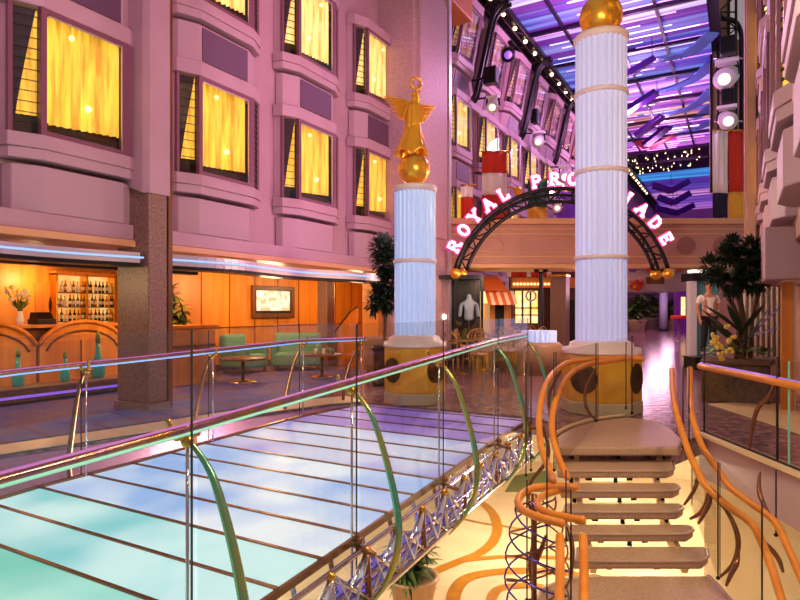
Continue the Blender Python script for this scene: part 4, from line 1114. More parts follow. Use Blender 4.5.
def pot1(t, c):
    MB().lathe([(.2, 0), (.24, .04), (.20, .08), (.20, .62), (.25, .68), (.25, .74), (.2, .72)], c, 20).build('pot', 'black_plastic', t)
ball_tree('potted_tree', 'dark leafy tree in a tall black pot directly left of the statue column', c, pot1,
          [([c + Vector((0, 0, .7)), PH(386, 11.2, 1.6), PH(384, 11.2, 2.3)], .03), ([PH(386, 11.2, 1.5), PH(378, 11.1, 1.75)], .018)],
          [(P(388, 262, 11.2), .30), (P(390, 282, 11.2), .26), (P(387, 300, 11.2), .20), (P(377, 293, 11.1), .14), (P(383, 248, 11.2), .22), (P(374, 304, 11.2), .12)], ['foliage_dark', 'foliage_dark'], .2, .06, 900)
# =================================================================== plaza, right-hand planter
c = PH(733, 9.5, 0)
def plbox(t, c):
    q = lambda px, dd, z: PH(px, dd, z)
    MB().prism([q(701, 9.2, 0), q(770, 8.8, 0), q(778, 9.8, 0), q(706, 10.2, 0)], (0, 0, .58)).build('planter_box', 'planter_stone', t, bevel=.02)
    MB().prism([q(700, 9.15, .58), q(771, 8.75, .58), q(779, 9.85, .58), q(705, 10.25, .58)], (0, 0, .05)).build('planter_rim', 'trunk', t, bevel=.01)
def plextra(t, c):
    mb = MB(); 
    for (bx_, by_), (tx, ty), w in (((742, 345), (790, 292), .12), ((742, 340), (784, 322), .11), ((738, 330), (706, 300), .10), ((740, 335), (764, 300), .11), ((736, 340), (702, 305), .15), ((740, 330), (728, 302), .11), ((744, 345), (772, 300), .15), ((738, 345), (712, 318), .16)):
        a, b = P(bx_, by_, 9.4), P(tx, ty, 9.1 + rnd.uniform(-.3, .3)); mb.leaf(a, b - a, (b - a).length * 1.05, w, .1, 6)
    mb.build('broad_leaf', 'foliage_dark', t)
    mb = MB()
    for i in range(70):
        a = P(rnd.uniform(708, 770), 352, rnd.uniform(9.1, 9.8)); an = rnd.uniform(0, 6.28)
        mb.leaf(a, (math.cos(an), math.sin(an), rnd.uniform(.2, 1.5)), rnd.uniform(.15, .35), .07, .4)
    mb.build('undergrowth', 'foliage', t)
    mb = MB()
    for px, py in ((714, 335), (717, 342), (720, 348), (716, 338), (729, 341), (733, 338), (725, 352), (719, 355), (727, 327), (713, 342), (722, 358), (731, 350), (718, 346)):
        q = P(px, py, 9.0)
        for k in range(5):
            mb.sphere(q + Vector((rnd.uniform(-.03, .03), rnd.uniform(-.03, .03), rnd.uniform(-.03, .03))), .028, 7, 5)
    mb.build('blossoms', 'petal_yellow', t)
ball_tree('planter_tree', 'dark cloud-pruned tree with broad leaves and yellow flowers in a stone planter', c, plbox,
          [([PH(742, 9.5, .6), P(744, 330, 9.5), P(738, 290, 9.5), P(734, 258, 9.5)], .05), ([PH(736, 9.5, .6), P(738, 320, 9.5), P(724, 290, 9.4), P(712, 272, 9.4)], .035), ([PH(750, 9.5, .6), P(752, 320, 9.5), P(760, 290, 9.4), P(774, 268, 9.4)], .03)],
          [(P(733, 245, 9.5), .13), (P(727, 254, 9.4), .13), (P(739, 258, 9.5), .15), (P(751, 247, 9.5), .12), (P(756, 256, 9.5), .12), (P(710, 266, 9.4), .13), (P(717, 277, 9.3), .11), (P(775, 262, 9.4), .10), (P(769, 270, 9.4), .10), (P(742, 277, 9.5), .15), (P(731, 284, 9.4), .14), (P(756, 282, 9.4), .13), (P(748, 268, 9.4), .12)],
          ['foliage_dark', 'foliage_dark'], .17, .034, 2300, plextra)
# potted fern on the lower deck
c = PH(413, 8.1, -2.6)
t = palm('potted_fern', 'bushy fern in a pale terracotta pot on the lower floor, under the footbridge truss', c, 1.0, .6, 50, ['foliage_dark', 'foliage'], leaf=(.42, .05), tiers=4, pr=.33, ph=.42)
# =================================================================== under and beyond the beam
def camthing(name, lab, cat, px, d, z=0., group=None): return thing(name, lab, cat, PH(px, d, z), YAW, group)
# display case
d = 15.2; k = d / FPX
t = camthing('display_case', 'black framed glass display case under the left foot of the arch sign', 'display case', 460, d)
w0, w1 = (437 - 460) * k, (482 - 460) * k; top = zpx(275, d) 
fr = MB()
for x in (w0, -.10, w1): fr.box(x - .035, x + .035, -.04, .03, 0, top)
for x in (w0, w1): fr.box(x - .035, x + .035, .6, .67, 0, top)
fr.box(w0, w1, -.05, .67, top - .1, top).box(w0, w1, -.04, .67, 0, .12)
fr.build('frame', 'black_metal', t, local=True)
MB().box(w0, w1, .62, .65, .1, top).build('back_panel', 'black_plastic', t, local=True)
MB().box(-.1, w1, -.02, -.01, .12, top - .1).build('glass_front', 'glass_warm', t, local=True)
MB().box(w0 + .12, w0 + .26, .1, .3, 1.15, 1.3).build('lit_globe', 'lamp_face', t, local=True, bevel=.05)
mm_ = MB()
t2 = camthing('mannequin', 'mannequin in a pale blue shirt standing inside the glass display case', 'mannequin', 469, d + .3, .12)
skin_obj('torso', [((0, 0, 1.0), (.14, .09)), ((0, 0, 1.25), (.13, .09)), ((0, 0, 1.48), (.17, .09)), ((0, 0, 1.58), .05), ((0, 0, 1.70), (.08, .09)), ((-.2, 0, 1.42), .055), ((-.24, 0, 1.1), .045), ((.2, 0, 1.42), .055), ((.24, 0, 1.1), .045)],
         [(0, 1), (1, 2), (2, 3), (3, 4), (2, 5), (5, 6), (2, 7), (7, 8)], 'shirt_blue', t2)
MB().lathe([(.15, 0), (.15, .02), (.02, .03), (.02, 1.0)], (0, 0, 0), 12).build('stand', 'chrome', t2, local=True)
# market stall
d = 16.4; k = d / FPX
t = camthing('market_stall', 'small wooden stall with a striped orange awning and tiled roof, right of the display case', 'stall', 500, d)
MB().box((490 - 500) * k, (511 - 500) * k, 0, 1.2, 0, zpx(303, d)).build('body', 'wood_panel', t, local=True)
MB().box((495 - 500) * k, (504 - 500) * k, -.02, .05, .1, zpx(305, d)).build('opening', 'dark_room', t, local=True)
for i in range(8):
    xa, xb = (485 + i * 3.6 - 500) * k, (485 + (i + 1) * 3.6 - 500) * k
    MB().prism([(xa, -.6, zpx(305, d)), (xb, -.6, zpx(305, d)), (xb, 0, zpx(292, d)), (xa, 0, zpx(292, d))], (0, .02, .03)).build('awning_stripe', 'awning_orange' if i % 2 == 0 else 'awning_white', t, local=True)
MB().prism([((484 - 500) * k, -.2, zpx(291, d)), ((507 - 500) * k, -.2, zpx(291, d)), ((504 - 500) * k, .8, zpx(276, d)), ((487 - 500) * k, .8, zpx(276, d))], (0, .3, .05)).build('roof', 'awning_orange', t, local=True)
# shop front
d = 20.; k = d / FPX
t = camthing('shop_front', 'brick shop front with glowing window and a row of bulbs above', 'shop', 528, d)
MB().box((511 - 528) * k, (590 - 528) * k, 0, .4, 0, zpx(262, d)).build('facade', 'shop_dark', t, local=True)
MB().box((514 - 528) * k, (538 - 528) * k, -.06, 0, zpx(323, d), zpx(291, d)).build('lit_window', 'shop_glow', t, local=True)
MB().box((511 - 528) * k, (588 - 528) * k, -.3, .1, zpx(288, d), zpx(278, d)).build('fascia', 'wood', t, local=True)
fm = MB()
for px in (514, 522, 530, 538): fm.box((px - 528) * k - .03, (px - 528) * k + .03, -.1, -.05, zpx(323, d), zpx(291, d))
for py in (308, 315): fm.box((514 - 528) * k, (538 - 528) * k, -.1, -.05, zpx(py, d) - .02, zpx(py, d) + .02)
fm.build('window_bars', 'wood_dark', t, local=True)
for i in range(13): MB().sphere(((512 + i * 3.4 - 528) * k, -.36, zpx(284.5, d)), .042, 10, 7).build('bulb', 'bulb_small', t, local=True)
MB().tube([(((530 - 528) * k + .16 * math.cos(q * pi / 12)), -.14, zpx(296, d) + .16 * math.sin(q * pi / 12)) for q in range(24)], .035, 6, closed=True).build('ring_sign', 'flag_white', t, local=True)
MB().box((556 - 528) * k, (574 - 528) * k, -.05, 0, .0, zpx(300, d)).build('doorway', 'dark_room', t, local=True)
# bunting
d = 19.
for i in range(9):
    px = 509 + i * 5
    t = camthing('bunting_flag', 'small red and white bunting flag hanging under the walkway', 'bunting', px, d, zpx(277, d), 'red bunting under the walkway')
    k = d / FPX; zt_ = zpx(266 + (i % 2), d) - zpx(277, d)
    MB().grid(lambda a, b: Vector(((-2.2 + 4.4 * a) * k, .02 * math.sin(a * 6), b * zt_)), 4, 2).build('cloth', 'flag_red' if i % 4 else 'flag_white', t, local=True, solid=.006)
# lamp post
d = 17.
t = camthing('lamp_post', 'black lamp post with two dark heads, just left of the far granite column', 'lamp', 541, d)
k = d / FPX; zt_ = zpx(272, d)
MB().lathe([(.14, 0), (.14, .1), (.07, .15), (.055, zt_ - .1), (.08, zt_)], (0, 0, 0), 14).build('post', 'black_metal', t, local=True)
for sx in (-1, 1):
    MB().tube([(0, 0, zt_ - .05), (sx * .1, 0, zt_ + .03)], .025, 6).sphere((sx * .13, 0, zt_ + .07), .085, 12, 8).build('lamp_head', 'black_metal', t, local=True)
c = PH(560, 18.6, 0)
granite_column('far round-edged granite column under the walkway, left of the tall lavender column', c.x - .24, c.x + .24, c.y - .24, c.y + .24, 2.5)
# cafe chairs and tables
ch = thing('cafe_chair', 'small gilt cafe chair in the crowded cafe group beyond the footbridge', 'chair', (0, 0, 0), 0, 'cafe chairs by the display case')
MB().lathe([(.19, .44), (.2, .45), (.2, .475), (.17, .49)], (0, 0, 0), 16).build('seat', 'beige_wall', ch, local=True)
for a in (.6, 2.2, 3.8, 5.4): MB().tube([(.15 * math.cos(a), .15 * math.sin(a), .45), (.2 * math.cos(a), .2 * math.sin(a), 0)], .014, 6).build('leg', 'chair_gilt', ch, local=True)
MB().tube(smooth_path([(-.18, .1, .45), (-.19, .19, .75), (-.1, .21, .92), (.1, .21, .92), (.19, .19, .75), (.18, .1, .45)], 5), .016, 6).tube([(-.17, .2, .72), (.17, .2, .72)], .012, 6).tube([(0, .2, .5), (0, .21, .9)], .012, 6).build('backrest', 'chair_gilt', ch, local=True)
tb = thing('cafe_table', 'small round cafe table among the gilt chairs beyond the footbridge', 'table', (0, 0, 0), 0, 'cafe tables by the display case')
MB().lathe([(.22, 0), (.22, .02), (.03, .05), (.03, .7)], (0, 0, 0), 16).build('pedestal', 'brass', tb, local=True)
MB().lathe([(.33, .7), (.34, .71), (.34, .735), (.32, .74)], (0, 0, 0), 24).build('tabletop', 'brown_metal', tb, local=True)
first = True
for i, (px, d) in enumerate(((458, 13.2), (490, 14.2), (514, 15.0), (486, 15.6), (519, 17.0))):
    p_ = PH(px, d, 0)
    if i == 0: tb.location = p_
    else: dup(tb, p_)
    for j, (dx, dy) in enumerate(((-.58, -.12), (.56, -.2), (.05, .62), (.1, -.62))):
        q = p_ + Vector((dx, dy, 0)); rz = math.atan2(dy, dx) - pi / 2
        if first: ch.location = q; ch.rotation_euler = (0, 0, rz); first = False
        else: dup(ch, q, rz)
# drum added in place of a blue reflection
c = PH(539, 13.2, 0)
t = thing('reflection_drum', 'short fluted white drum on a stone base, standing in for a reflection behind the footbridge', 'drum', c)
MB().lathe([(.52, 0), (.52, .62), (.42, .70)], c, 32).build('base', 'stone_brown', t)
MB().lathe([(.38, .70), (.38, .95)], c, 44, False, flute=1, fd=.14).build('shaft', 'column_shaft', t)
# right below the beam
d = 17.2; k = d / FPX
t = camthing('pavilion_fascia', 'mauve shop canopy under the right foot of the arch sign', 'canopy', 658, d, zpx(291, d))
z0 = zpx(291, d)
MB().box((610 - 658) * k, (694 - 658) * k, 0, 1.5, 0, zpx(273, d) - z0).build('fascia', 'mauve_box', t, local=True, bevel=.02)
MB().box((610 - 658) * k, (694 - 658) * k, -.05, 1.55, zpx(275, d) - z0, zpx(272, d) - z0).build('cornice', 'mauve', t, local=True)
MB().box((646 - 658) * k, (664 - 658) * k, -.03, .0, zpx(284, d) - z0, zpx(277, d) - z0).build('sign_panel', 'wood_dark', t, local=True)
for px in (612,): MB().box((px - 658) * k - .06, (px - 658) * k + .06, .6, .72, -z0, 0).build('support_post', 'white_paint', t, local=True)
for i, (px, m_, lab) in enumerate(((632, 'flag_purple', 'indigo'), (649, 'flag_red', 'red'), (661, 'flag_black', 'dark violet'), (672, 'flag_white', 'white'), (679, 'petal_red', 'wine red'))):
    dd_ = 16.9; t = camthing('hanging_banner', f'small {lab} banner hanging under the right half of the walkway', 'banner', px, dd_, zpx(272, dd_))
    h = zpx(265, dd_) - zpx(272, dd_)
    MB().grid(lambda a, b: Vector((-.1 + .2 * a, .015 * math.sin(a * 7), b * h)), 5, 2).build('cloth', m_, t, local=True, solid=.006)
    MB().tube([(-.12, 0, h), (.12, 0, h)], .012, 6).build('rod', 'brass', t, local=True)
t = camthing('paper_flower', 'large orange and red paper flower cluster hanging left of the arch foot', 'decoration', 635, 16.8, zpx(291, 16.8))
for i, (px, py, r_, m_) in enumerate(((627, 282, .12, 'petal_yellow'), (634, 283, .16, 'awning_orange'), (641, 284, .16, 'petal_red'), (637, 288, .12, 'petal_red'), (629, 287, .1, 'petal_pink'))):
    c = P(px, py, 16.8); mb = MB()
    for q in range(26):
        v = Vector((rnd.gauss(0, 1), rnd.gauss(0, 1), rnd.gauss(0, 1))).normalized(); mb.leaf(c, v, r_ * 1.2, r_ * .6, .1, 3)
    mb.build('bloom', m_, t)
for i, (px, d, h, lab) in enumerate(((637, 38, 2.5, 'tall green potted shrub just right of the tall lavender column'), (651, 46, 2.8, 'dark green potted shrub left of the far grey column'), (674, 43, 2.5, 'dark potted shrub right of the far grey column'))):
    c = PH(px, d, 0)
    palm('potted_shrub', lab, c, h, 1.2, 54, ['foliage_dark', 'foliage'], pot='stone_grey', pr=.55, ph=.8, leaf=(.8, .28), tiers=5)
c = PH(663.5, 40, 0)
t = thing('steel_column', 'plain grey-blue round column far away under the walkway', 'column', c)
MB().lathe([(.26, 0), (.26, 2.7)], c, 20).build('shaft', mat('steel_blue', '#8a90a8', .35), t); MB().lathe([(.33, 0), (.33, .1), (.28, .14)], c, 20).build('base', 'black_metal', t)
d = 36; k = d / FPX
t = camthing('glowing_shop_window', 'tall glowing golden shop window far right under the walkway', 'shop window', 686, d)
MB().box((676 - 686) * k, (700 - 686) * k, 0, .3, 0, 2.6).build('surround', 'flag_purple', t, local=True)
MB().box((681 - 686) * k, (691 - 686) * k, -.04, .0, zpx(316, d), zpx(297, d)).build('lit_pane', 'shop_glow', t, local=True)
fmx = MB().box(-.05 * k * 20, .05 * k * 20, -.06, -.03, zpx(316, d), zpx(297, d)); fmx.build('glazing_bar', 'wood_dark', t, local=True)
c = PH(679, 27, 0)
t = thing('red_table', 'round table with a bright red top near the golden shop window', 'table', c)
MB().lathe([(.2, 0), (.2, .03), (.04, .05), (.04, 1.0)], c, 14).build('pedestal', 'chrome', t); MB().lathe([(.34, 1.0), (.36, 1.02), (.36, 1.14), (.33, 1.16)], c, 20).build('tabletop', 'flag_red', t)
# promenade sides: far shop walls
for i, (yy, m_, lab) in enumerate(((14.5, 'shop_dark', 'first dark shop wall on the left beyond the pier'), (24, 'brick', 'second shop wall, of brick, on the left promenade side'), (36, 'purple_wall', 'farthest left shop wall, painted purple'))):
    t = thing('shop_wall', lab, 'shop', (-7.2, yy + 4, 0))
    MB().box(-7.6, -7.2, yy, yy + 8, 0, 2.35).build('facade', m_, t)
    MB().box(-7.2, -7.16, yy + 1, yy + 6.5, .7, 2.0).build('lit_window', 'shop_glow', t)
    MB().box(-7.25, -6.9, yy + .3, yy + 7.5, 2.05, 2.35).build('fascia', 'wood_dark', t)
# menu board / doorway frame and person
d = 15.6; k = d / FPX
t = camthing('display_stand', 'white post and teal panel stand with black header, beside the right-hand planter', 'display stand', 704, d)
MB().box((690 - 704) * k, (697 - 704) * k, 0, .2, 0, zpx(281, d)).build('post', 'white_paint', t, local=True, bevel=.01)
MB().box((692 - 704) * k, (724 - 704) * k, -.05, .6, zpx(281, d), zpx(273, d)).build('header', 'black_plastic', t, local=True)
MB().box((693 - 704) * k, (712 - 704) * k, -.03, .3, zpx(272.5, d), zpx(269.5, d)).build('lit_top', 'lamp_face', t, local=True)
MB().box((697 - 704) * k, (722 - 704) * k, .18, .22, .1, zpx(281, d)).build('panel', 'teal_panel', t, local=True)
MB().box((691 - 704) * k, (704 - 704) * k, -.2, .3, 0, .12).build('foot', 'black_plastic', t, local=True)
t = camthing('plinth', 'low black plinth under the person behind the planter tree', 'plinth', 707, 14.2)
MB().box(-.42, .45, -.3, .3, 0, .27).build('block', 'black_plastic', t, local=True, bevel=.015)
MB().box(-.44, .47, -.32, .32, .27, .30).build('top_plate', 'black_metal', t, local=True, bevel=.008)
pz = camthing('person', 'person in a white and pink striped top and black trousers standing on a black plinth', 'person', 708.5, 14.2, .30)
body = [((0, 0, .96), (.15, .11)), ((0, 0, 1.1), (.13, .095)), ((0, -.01, 1.32), (.165, .11)), ((0, 0, 1.50), (.06, .06)), ((0, -.01, 1.56), .052), ((0, -.02, 1.66), (.078, .095)), ((0, -.01, 1.74), (.07, .085)),
        ((-.2, 0, 1.43), .055), ((-.25, .03, 1.16), .045), ((-.24, -.06, .93), .03), ((.2, 0, 1.43), .055), ((.25, .03, 1.16), .045), ((.24, -.06, .93), .03),
        ((-.095, 0, .88), .09), ((-.11, -.02, .5), .062), ((-.13, .02, .09), .042), ((-.14, -.12, .04), .038), ((.095, 0, .88), .09), ((.10, .0, .5), .062), ((.11, .04, .09), .042), ((.12, -.1, .04), .038)]
ed_ = [(0, 1), (1, 2), (2, 3), (3, 4), (4, 5), (5, 6), (2, 7), (7, 8), (8, 9), (2, 10), (10, 11), (11, 12), (0, 13), (13, 14), (14, 15), (15, 16), (0, 17), (17, 18), (18, 19), (19, 20)]
for sx, wi in ((-1, 9), (1, 12)):
    wx = .24 * sx
    palm_i = len(body); body.append(((wx, -.075, .86), (.034, .018))); ed_.append((wi, palm_i))
    for f, (dy, ln) in enumerate(((-.032, .070), (-.012, .082), (.010, .076), (.030, .060))):
        i = len(body)
        body.append(((wx, -.08 + dy, .825), .0095)); body.append(((wx - .006 * sx, -.085 + dy, .825 - ln * .5), .009)); body.append(((wx - .018 * sx, -.085 + dy, .825 - ln), .008))
        ed_ += [(palm_i, i), (i, i + 1), (i + 1, i + 2)]
    i = len(body); body.append(((wx - .014 * sx, -.118, .85), .0105)); body.append(((wx - .022 * sx, -.138, .815), .009)); ed_ += [(palm_i, i), (i, i + 1)]
skin_obj('body', body, ed_, 'skin', pz)
skin_obj('top', [((0, 0, .98), (.158, .12)), ((0, 0, 1.1), (.145, .11)), ((0, -.01, 1.32), (.178, .122)), ((0, 0, 1.44), (.11, .09)), ((-.2, 0, 1.42), .068), ((-.235, .02, 1.24), .06), ((.2, 0, 1.42), .068), ((.235, .02, 1.24), .06)], [(0, 1), (1, 2), (2, 3), (2, 4), (4, 5), (2, 6), (6, 7)], 'shirt', pz)
skin_obj('trousers', [((0, 0, .97), (.16, .122)), ((-.095, 0, .88), .102), ((-.11, -.02, .5), .078), ((-.13, .02, .09), .062), ((.095, 0, .88), .102), ((.10, 0, .5), .078), ((.11, .04, .09), .062)], [(0, 1), (1, 2), (2, 3), (0, 4), (4, 5), (5, 6)], 'trousers', pz)
MB().sphere((0, .012, 1.735), .098, 16, 10, (1, 1.05, .9)).sphere((0, .05, 1.67), .075, 14, 9, (1, .7, 1.2)).build('hair', 'hair', pz, local=True)
for sx in (-.135, .115): MB().sphere((sx, -.06, .045), .06, 12, 8, (.8, 2.0, .75)).build('shoe', 'black_plastic', pz, local=True)
for sx in (-.03, .03): MB().sphere((sx, -.112, 1.67), .011, 8, 6).build('eye', 'hair', pz, local=True)
MB().sphere((0, -.122, 1.645), .014, 8, 6, (.8, 1, 1.5)).build('nose', 'skin', pz, local=True)
MB().sphere((0, -.108, 1.61), .022, 10, 6, (1, .4, .3)).build('mouth', 'petal_red', pz, local=True)
# =================================================================== flags
def flag(lab, px0, px1, py0, d, bands, rod=True):
    px = (px0 + px1) / 2; k = d / FPX; pe = bands[-1][1]
    t = camthing('hanging_flag', lab, 'flag', px, d, zpx(pe, d)); zb0 = zpx(pe, d); w = (px1 - px0) * k
    y = py0
    for m_, pb in bands:
        za, zc_ = zpx(pb, d) - zb0, zpx(y, d) - zb0
        MB().grid(lambda a, b: Vector((w * (a - .5), .05 * math.sin(a * 7 + b * 2) * (.5 + .5 * a) + .02 * math.sin(a * 17), za + (zc_ - za) * b)), 16, 5).build('cloth_band', m_, t, local=True, solid=.008)
        y = pb
    zt_ = zpx(py0, d) - zb0
    MB().tube([(-w * .55, 0, zt_ + .02), (w * .55, 0, zt_ + .02)], .025, 8).sphere((w * .57, 0, zt_ + .02), .05, 10, 6).build('rod', 'brass', t, local=True)
    return t
flag('largest hanging flag, red white and red, beside the pier', 482, 507, 152, 18.4, [('flag_red', 173), ('flag_white', 195), ('flag_red', 222)])
flag('narrow white and red flag farthest left, behind the letters O and Y', 461, 473, 186, 16.6, [('flag_white', 197), ('flag_red', 218), ('flag_white', 226)])
flag('green and yellow hanging flag below the letters P and R', 528, 547, 180, 20, [('flag_green', 207), ('flag_yellow', 227)])
flag('plain purple hanging flag left of the tall lavender column', 556, 577, 192, 21, [('flag_purple', 227)])
flag('white and black hanging flag at the far right, left of the red one', 713, 728, 131, 19, [('flag_white', 193), ('flag_black', 218)])
flag('red and yellow hanging flag at the far right beside the beige pier', 729, 745, 131, 19, [('flag_red', 192), ('flag_yellow', 218)])
# gold bracket
t = camthing('gilt_horn', 'gilded horn-shaped bracket sticking out right of the largest flag', 'ornament', 513, 18.6, zpx(194, 18.6))
MB().tube(smooth_path([P(503, 186, 18.8), P(510, 187, 18.7), P(516, 190, 18.6), P(520, 193, 18.5)], 5), [.03] * 8 + [.05] * 4 + [.09] * 4, 10).build('horn', 'gold_smooth', t)
MB().sphere(P(518, 191, 18.55), .14, 12, 8).build('bell', 'gold_smooth', t)
# =================================================================== stage lights, speakers, trusses
def tilt_to(t, o): pass
def spot(lab, px, py, d, r=.17, face=(0, -1, -.35), name='stage_light', m_='white_paint'):
    c = P(px, py, d); t = thing(name, lab, 'stage light', c - Vector((0, 0, r)))
    f = (Vector((0, 0, EYE)) - c); f.z -= 2; f.normalize(); f = (f + Vector((rnd.uniform(-.25, .25), 0, -.1))).normalized()
    MB().tube([c - f * r * 1.3, c - f * r * .9, c + f * r * .8, c + f * r * 1.1], [r * .6, r, r * 1.05, r * 1.1], 18).build('housing', m_, t)
    MB().tube([c + f * r * 1.08, c + f * r * 1.16], r * .6, 18).build('lens', 'lamp_face' if m_ == 'white_paint' else 'led_violet', t)
    MB().box(c.x - r * 1.1, c.x + r * 1.1, c.y - r * .7, c.y + r * .7, c.z + r * 1.35, c.z + r * 1.75).build('base_box', m_, t, bevel=.02)
    sd = f.cross(Vector((0, 0, 1))).normalized()
    yk = MB()
    for s_ in (-1, 1): yk.bar(c + sd * s_ * r * 1.15, c + sd * s_ * r * 1.0 + Vector((0, 0, r * 1.4)), .04, .05)
    yk.build('yoke', 'black_metal', t)
    if px < 570 and d > 18 and m_ == 'white_paint':
        q_ = c + Vector((0, 0, r * 1.55)); MB().tube([q_, Vector((-7.4, q_.y + .1, q_.z + .1))], .03, 6).build('mount_arm', 'black_metal', t)
spot('white stage light under the upper far windows, left of the black speakers', 493, 106, 18.2, .17)
spot('white stage light between the gold flag horn and the ceiling truss', 539, 141, 23, .2)
spot('white stage light just left of the tall column, right of the O', 566, 176, 26, .26)
spot('small white stage light standing on the walkway cornice', 558, 207, 16.9, .12)
spot('largest white stage light, halfway up the right lighting tower', 727, 77, 22.5, .36)
spot('white stage light at the foot of the right lighting tower, just over the flags', 727, 120, 22.5, .3)
spot('blue-lensed black stage light on the left ceiling truss near its curved arm', 507, 54, 20.6, .22, m_='black_metal')
def speaker(lab, px, py, d, s_=.3):
    c = P(px, py, d); t = thing('loudspeaker', lab, 'loudspeaker', c - Vector((0, 0, s_)), YAW - .5)
    MB().box(-s_ * .8, s_ * .8, -s_ * .6, s_ * .6, 0, s_ * 2).build('cabinet', 'black_plastic', t, local=True, bevel=.03)
    MB().box(-s_ * .68, s_ * .68, -s_ * .64, -s_ * .58, .08, s_ * 1.9).build('grille', 'black_metal', t, local=True)
    if px < 600: MB().tube([c, Vector((-7.4, c.y + .1, c.z))], .035, 6).build('bracket', 'black_metal', t)
    else: MB().tube([(0, s_ * .6, s_), (0, s_ * 2.2, s_ * 1.2)], .03, 6).build('bracket', 'black_metal', t, local=True)
speaker('black loudspeaker beside the first curved black rib, on the left', 491, 76, 18.6, .26)
speaker('black loudspeaker farther along the left facade', 533, 117, 24, .28)
speaker('upper black loudspeaker on the right lighting tower', 728, 46, 21.6, .32)
speaker('lower black loudspeaker on the right lighting tower', 728, 97, 22.4, .28)
# left ceiling truss with bulbs
t = thing('lighting_truss', 'long dark truss with warm bulbs along the left ceiling edge', 'truss', (-6.8, 35, 10.9))
MB().box(-7.1, -6.55, 14, 60, 11.12, 11.3).build('channel', 'dark_truss', t)
for x in (-7.12, -6.84, -6.54): MB().tube([(x, 14, 11.05), (x, 60, 11.05)], .05, 8).build('chord', 'dark_truss', t)
zz = MB()
for i in range(57): zz.tube([(-7.12 if i % 2 else -6.54, 14 + i * .8, 11.05), (-6.54 if i % 2 else -7.12, 14.8 + i * .8, 11.05)], .03, 6)
zz.build('lacing', 'dark_truss', t)
for i in range(34): MB().sphere((-6.7, 15.2 + i * 1.15, 11.03), .07, 10, 7).build('bulb', 'bulb', t)
for i in range(6):
    y_ = 17.9 + 2.41 * i * 2
    t = thing('curved_rib', ['nearest', 'second', 'third', 'fourth', 'fifth', 'farthest'][i] + ' pair of curved black ribs bending from the left facade up into the ceiling truss', 'rib', (-7.2, y_, 8.6))
    for o in (0, .22):
        MB().tube(smooth_path([(-7.55, y_ + o, 8.1), (-7.35, y_ + o, 8.4), (-7.05, y_ + o, 9.6), (-6.8, y_ + o, 10.6), (-6.5, y_ + o, 10.95), (-6.25, y_ + o, 11.0)], 6), .075, 8).build('rib', 'black_metal', t)
# right lighting tower
d = 23.
t = camthing('lighting_tower', 'tall dark lattice tower holding lamps at the right side of the ceiling', 'truss', 727, d, 6.0)
k = d / FPX
for sx in (-9, 9):
    for y_ in (0, .5): MB().tube([(sx * k, y_, 0), (sx * k, y_, 7.6)], .05, 8).build('upright', 'dark_truss', t, local=True)
lc = MB()
for i in range(12): 
    z = i * .62; s_ = 1 if i % 2 else -1
    lc.tube([(-9 * k * s_, 0, z), (9 * k * s_, 0, z + .62)], .03, 6).tube([(-9 * k, 0, z), (9 * k, 0, z)], .03, 6)
lc.build('lacing', 'dark_truss', t, local=True)
for i, z in enumerate((.3, 2.6, 5.0)): MB().tube([(-14 * k, -.1, z), (14 * k, -.1, z)], .04, 8).build('cross_pipe', 'chrome', t, local=True)
MB().box(-8 * k, 9 * k, .55, .7, .0, 7.6).build('back_panel', 'beige_wall', t, local=True)
MB().tube(smooth_path([(-1.0, .1, 6.5), (.1, .1, 6.6), (.55, .1, 6.2), (.62, .1, 5.0), (.62, .1, 2.0)], 6), .09, 8).build('cable_duct', 'black_metal', t, local=True)
# ribbons hanging from the ceiling
RIB = [('uppermost wing-shaped ceiling ribbon, right of the tall column', [(622, 77, 22), (652, 60, 22)], [(652, 60, 22), (668, 58, 22.2), (686, 54, 22), (700, 45, 21.2), (712, 33, 20.5)], 'ribbon_violet'),
       ('second wing-shaped ceiling ribbon from the top', [(622, 114, 27), (657, 92, 26)], [(657, 92, 26), (675, 87, 25.8), (692, 80, 25.2), (703, 72, 24.5), (712, 62, 23.5)], 'ribbon_violet'),
       ('third wing-shaped ceiling ribbon from the top', [(636, 136, 31), (663, 116, 30)], [(663, 116, 30), (678, 112, 29.6), (692, 107, 28.8), (704, 98, 27.4), (712, 89, 26)], 'ribbon_violet'),
       ('fourth wing-shaped ceiling ribbon, with a violet left arm', [(645, 145, 34), (669, 126, 32.5)], [(669, 126, 32.5), (684, 122, 32), (697, 117, 31), (706, 110, 29.6), (712, 104, 28.5)], 'ribbon_violet'),
       ('lowest wing-shaped ceiling ribbon, with a dark red left arm', [(622, 131, 35), (648, 147, 35.5), (675, 134, 34)], [(675, 134, 34), (690, 131, 33.4), (703, 126, 32), (712, 121, 31)], 'ribbon_red')]
for lab, A_, B_, m_ in RIB:
    c = P(*A_[-1]); t = thing('ceiling_ribbon', lab, 'decoration', c)
    mb = MB()
    for a, b in zip(A_, A_[1:]): mb.bar(P(*a), P(*b), .55, .22)
    mb.build('dark_arm', m_, t, bevel=.03)
    pp = smooth_path([P(*q) for q in B_], 5); mb = MB()
    for a, b in zip(pp, pp[1:]): mb.bar(a, b + (b - a) * .05, .5, .07)
    mb.build('light_arm', 'ribbon_blue', t)
    MB().tube([c, Vector((c.x, c.y, ZC))], .015, 5).build('hanger', 'black_metal', t)
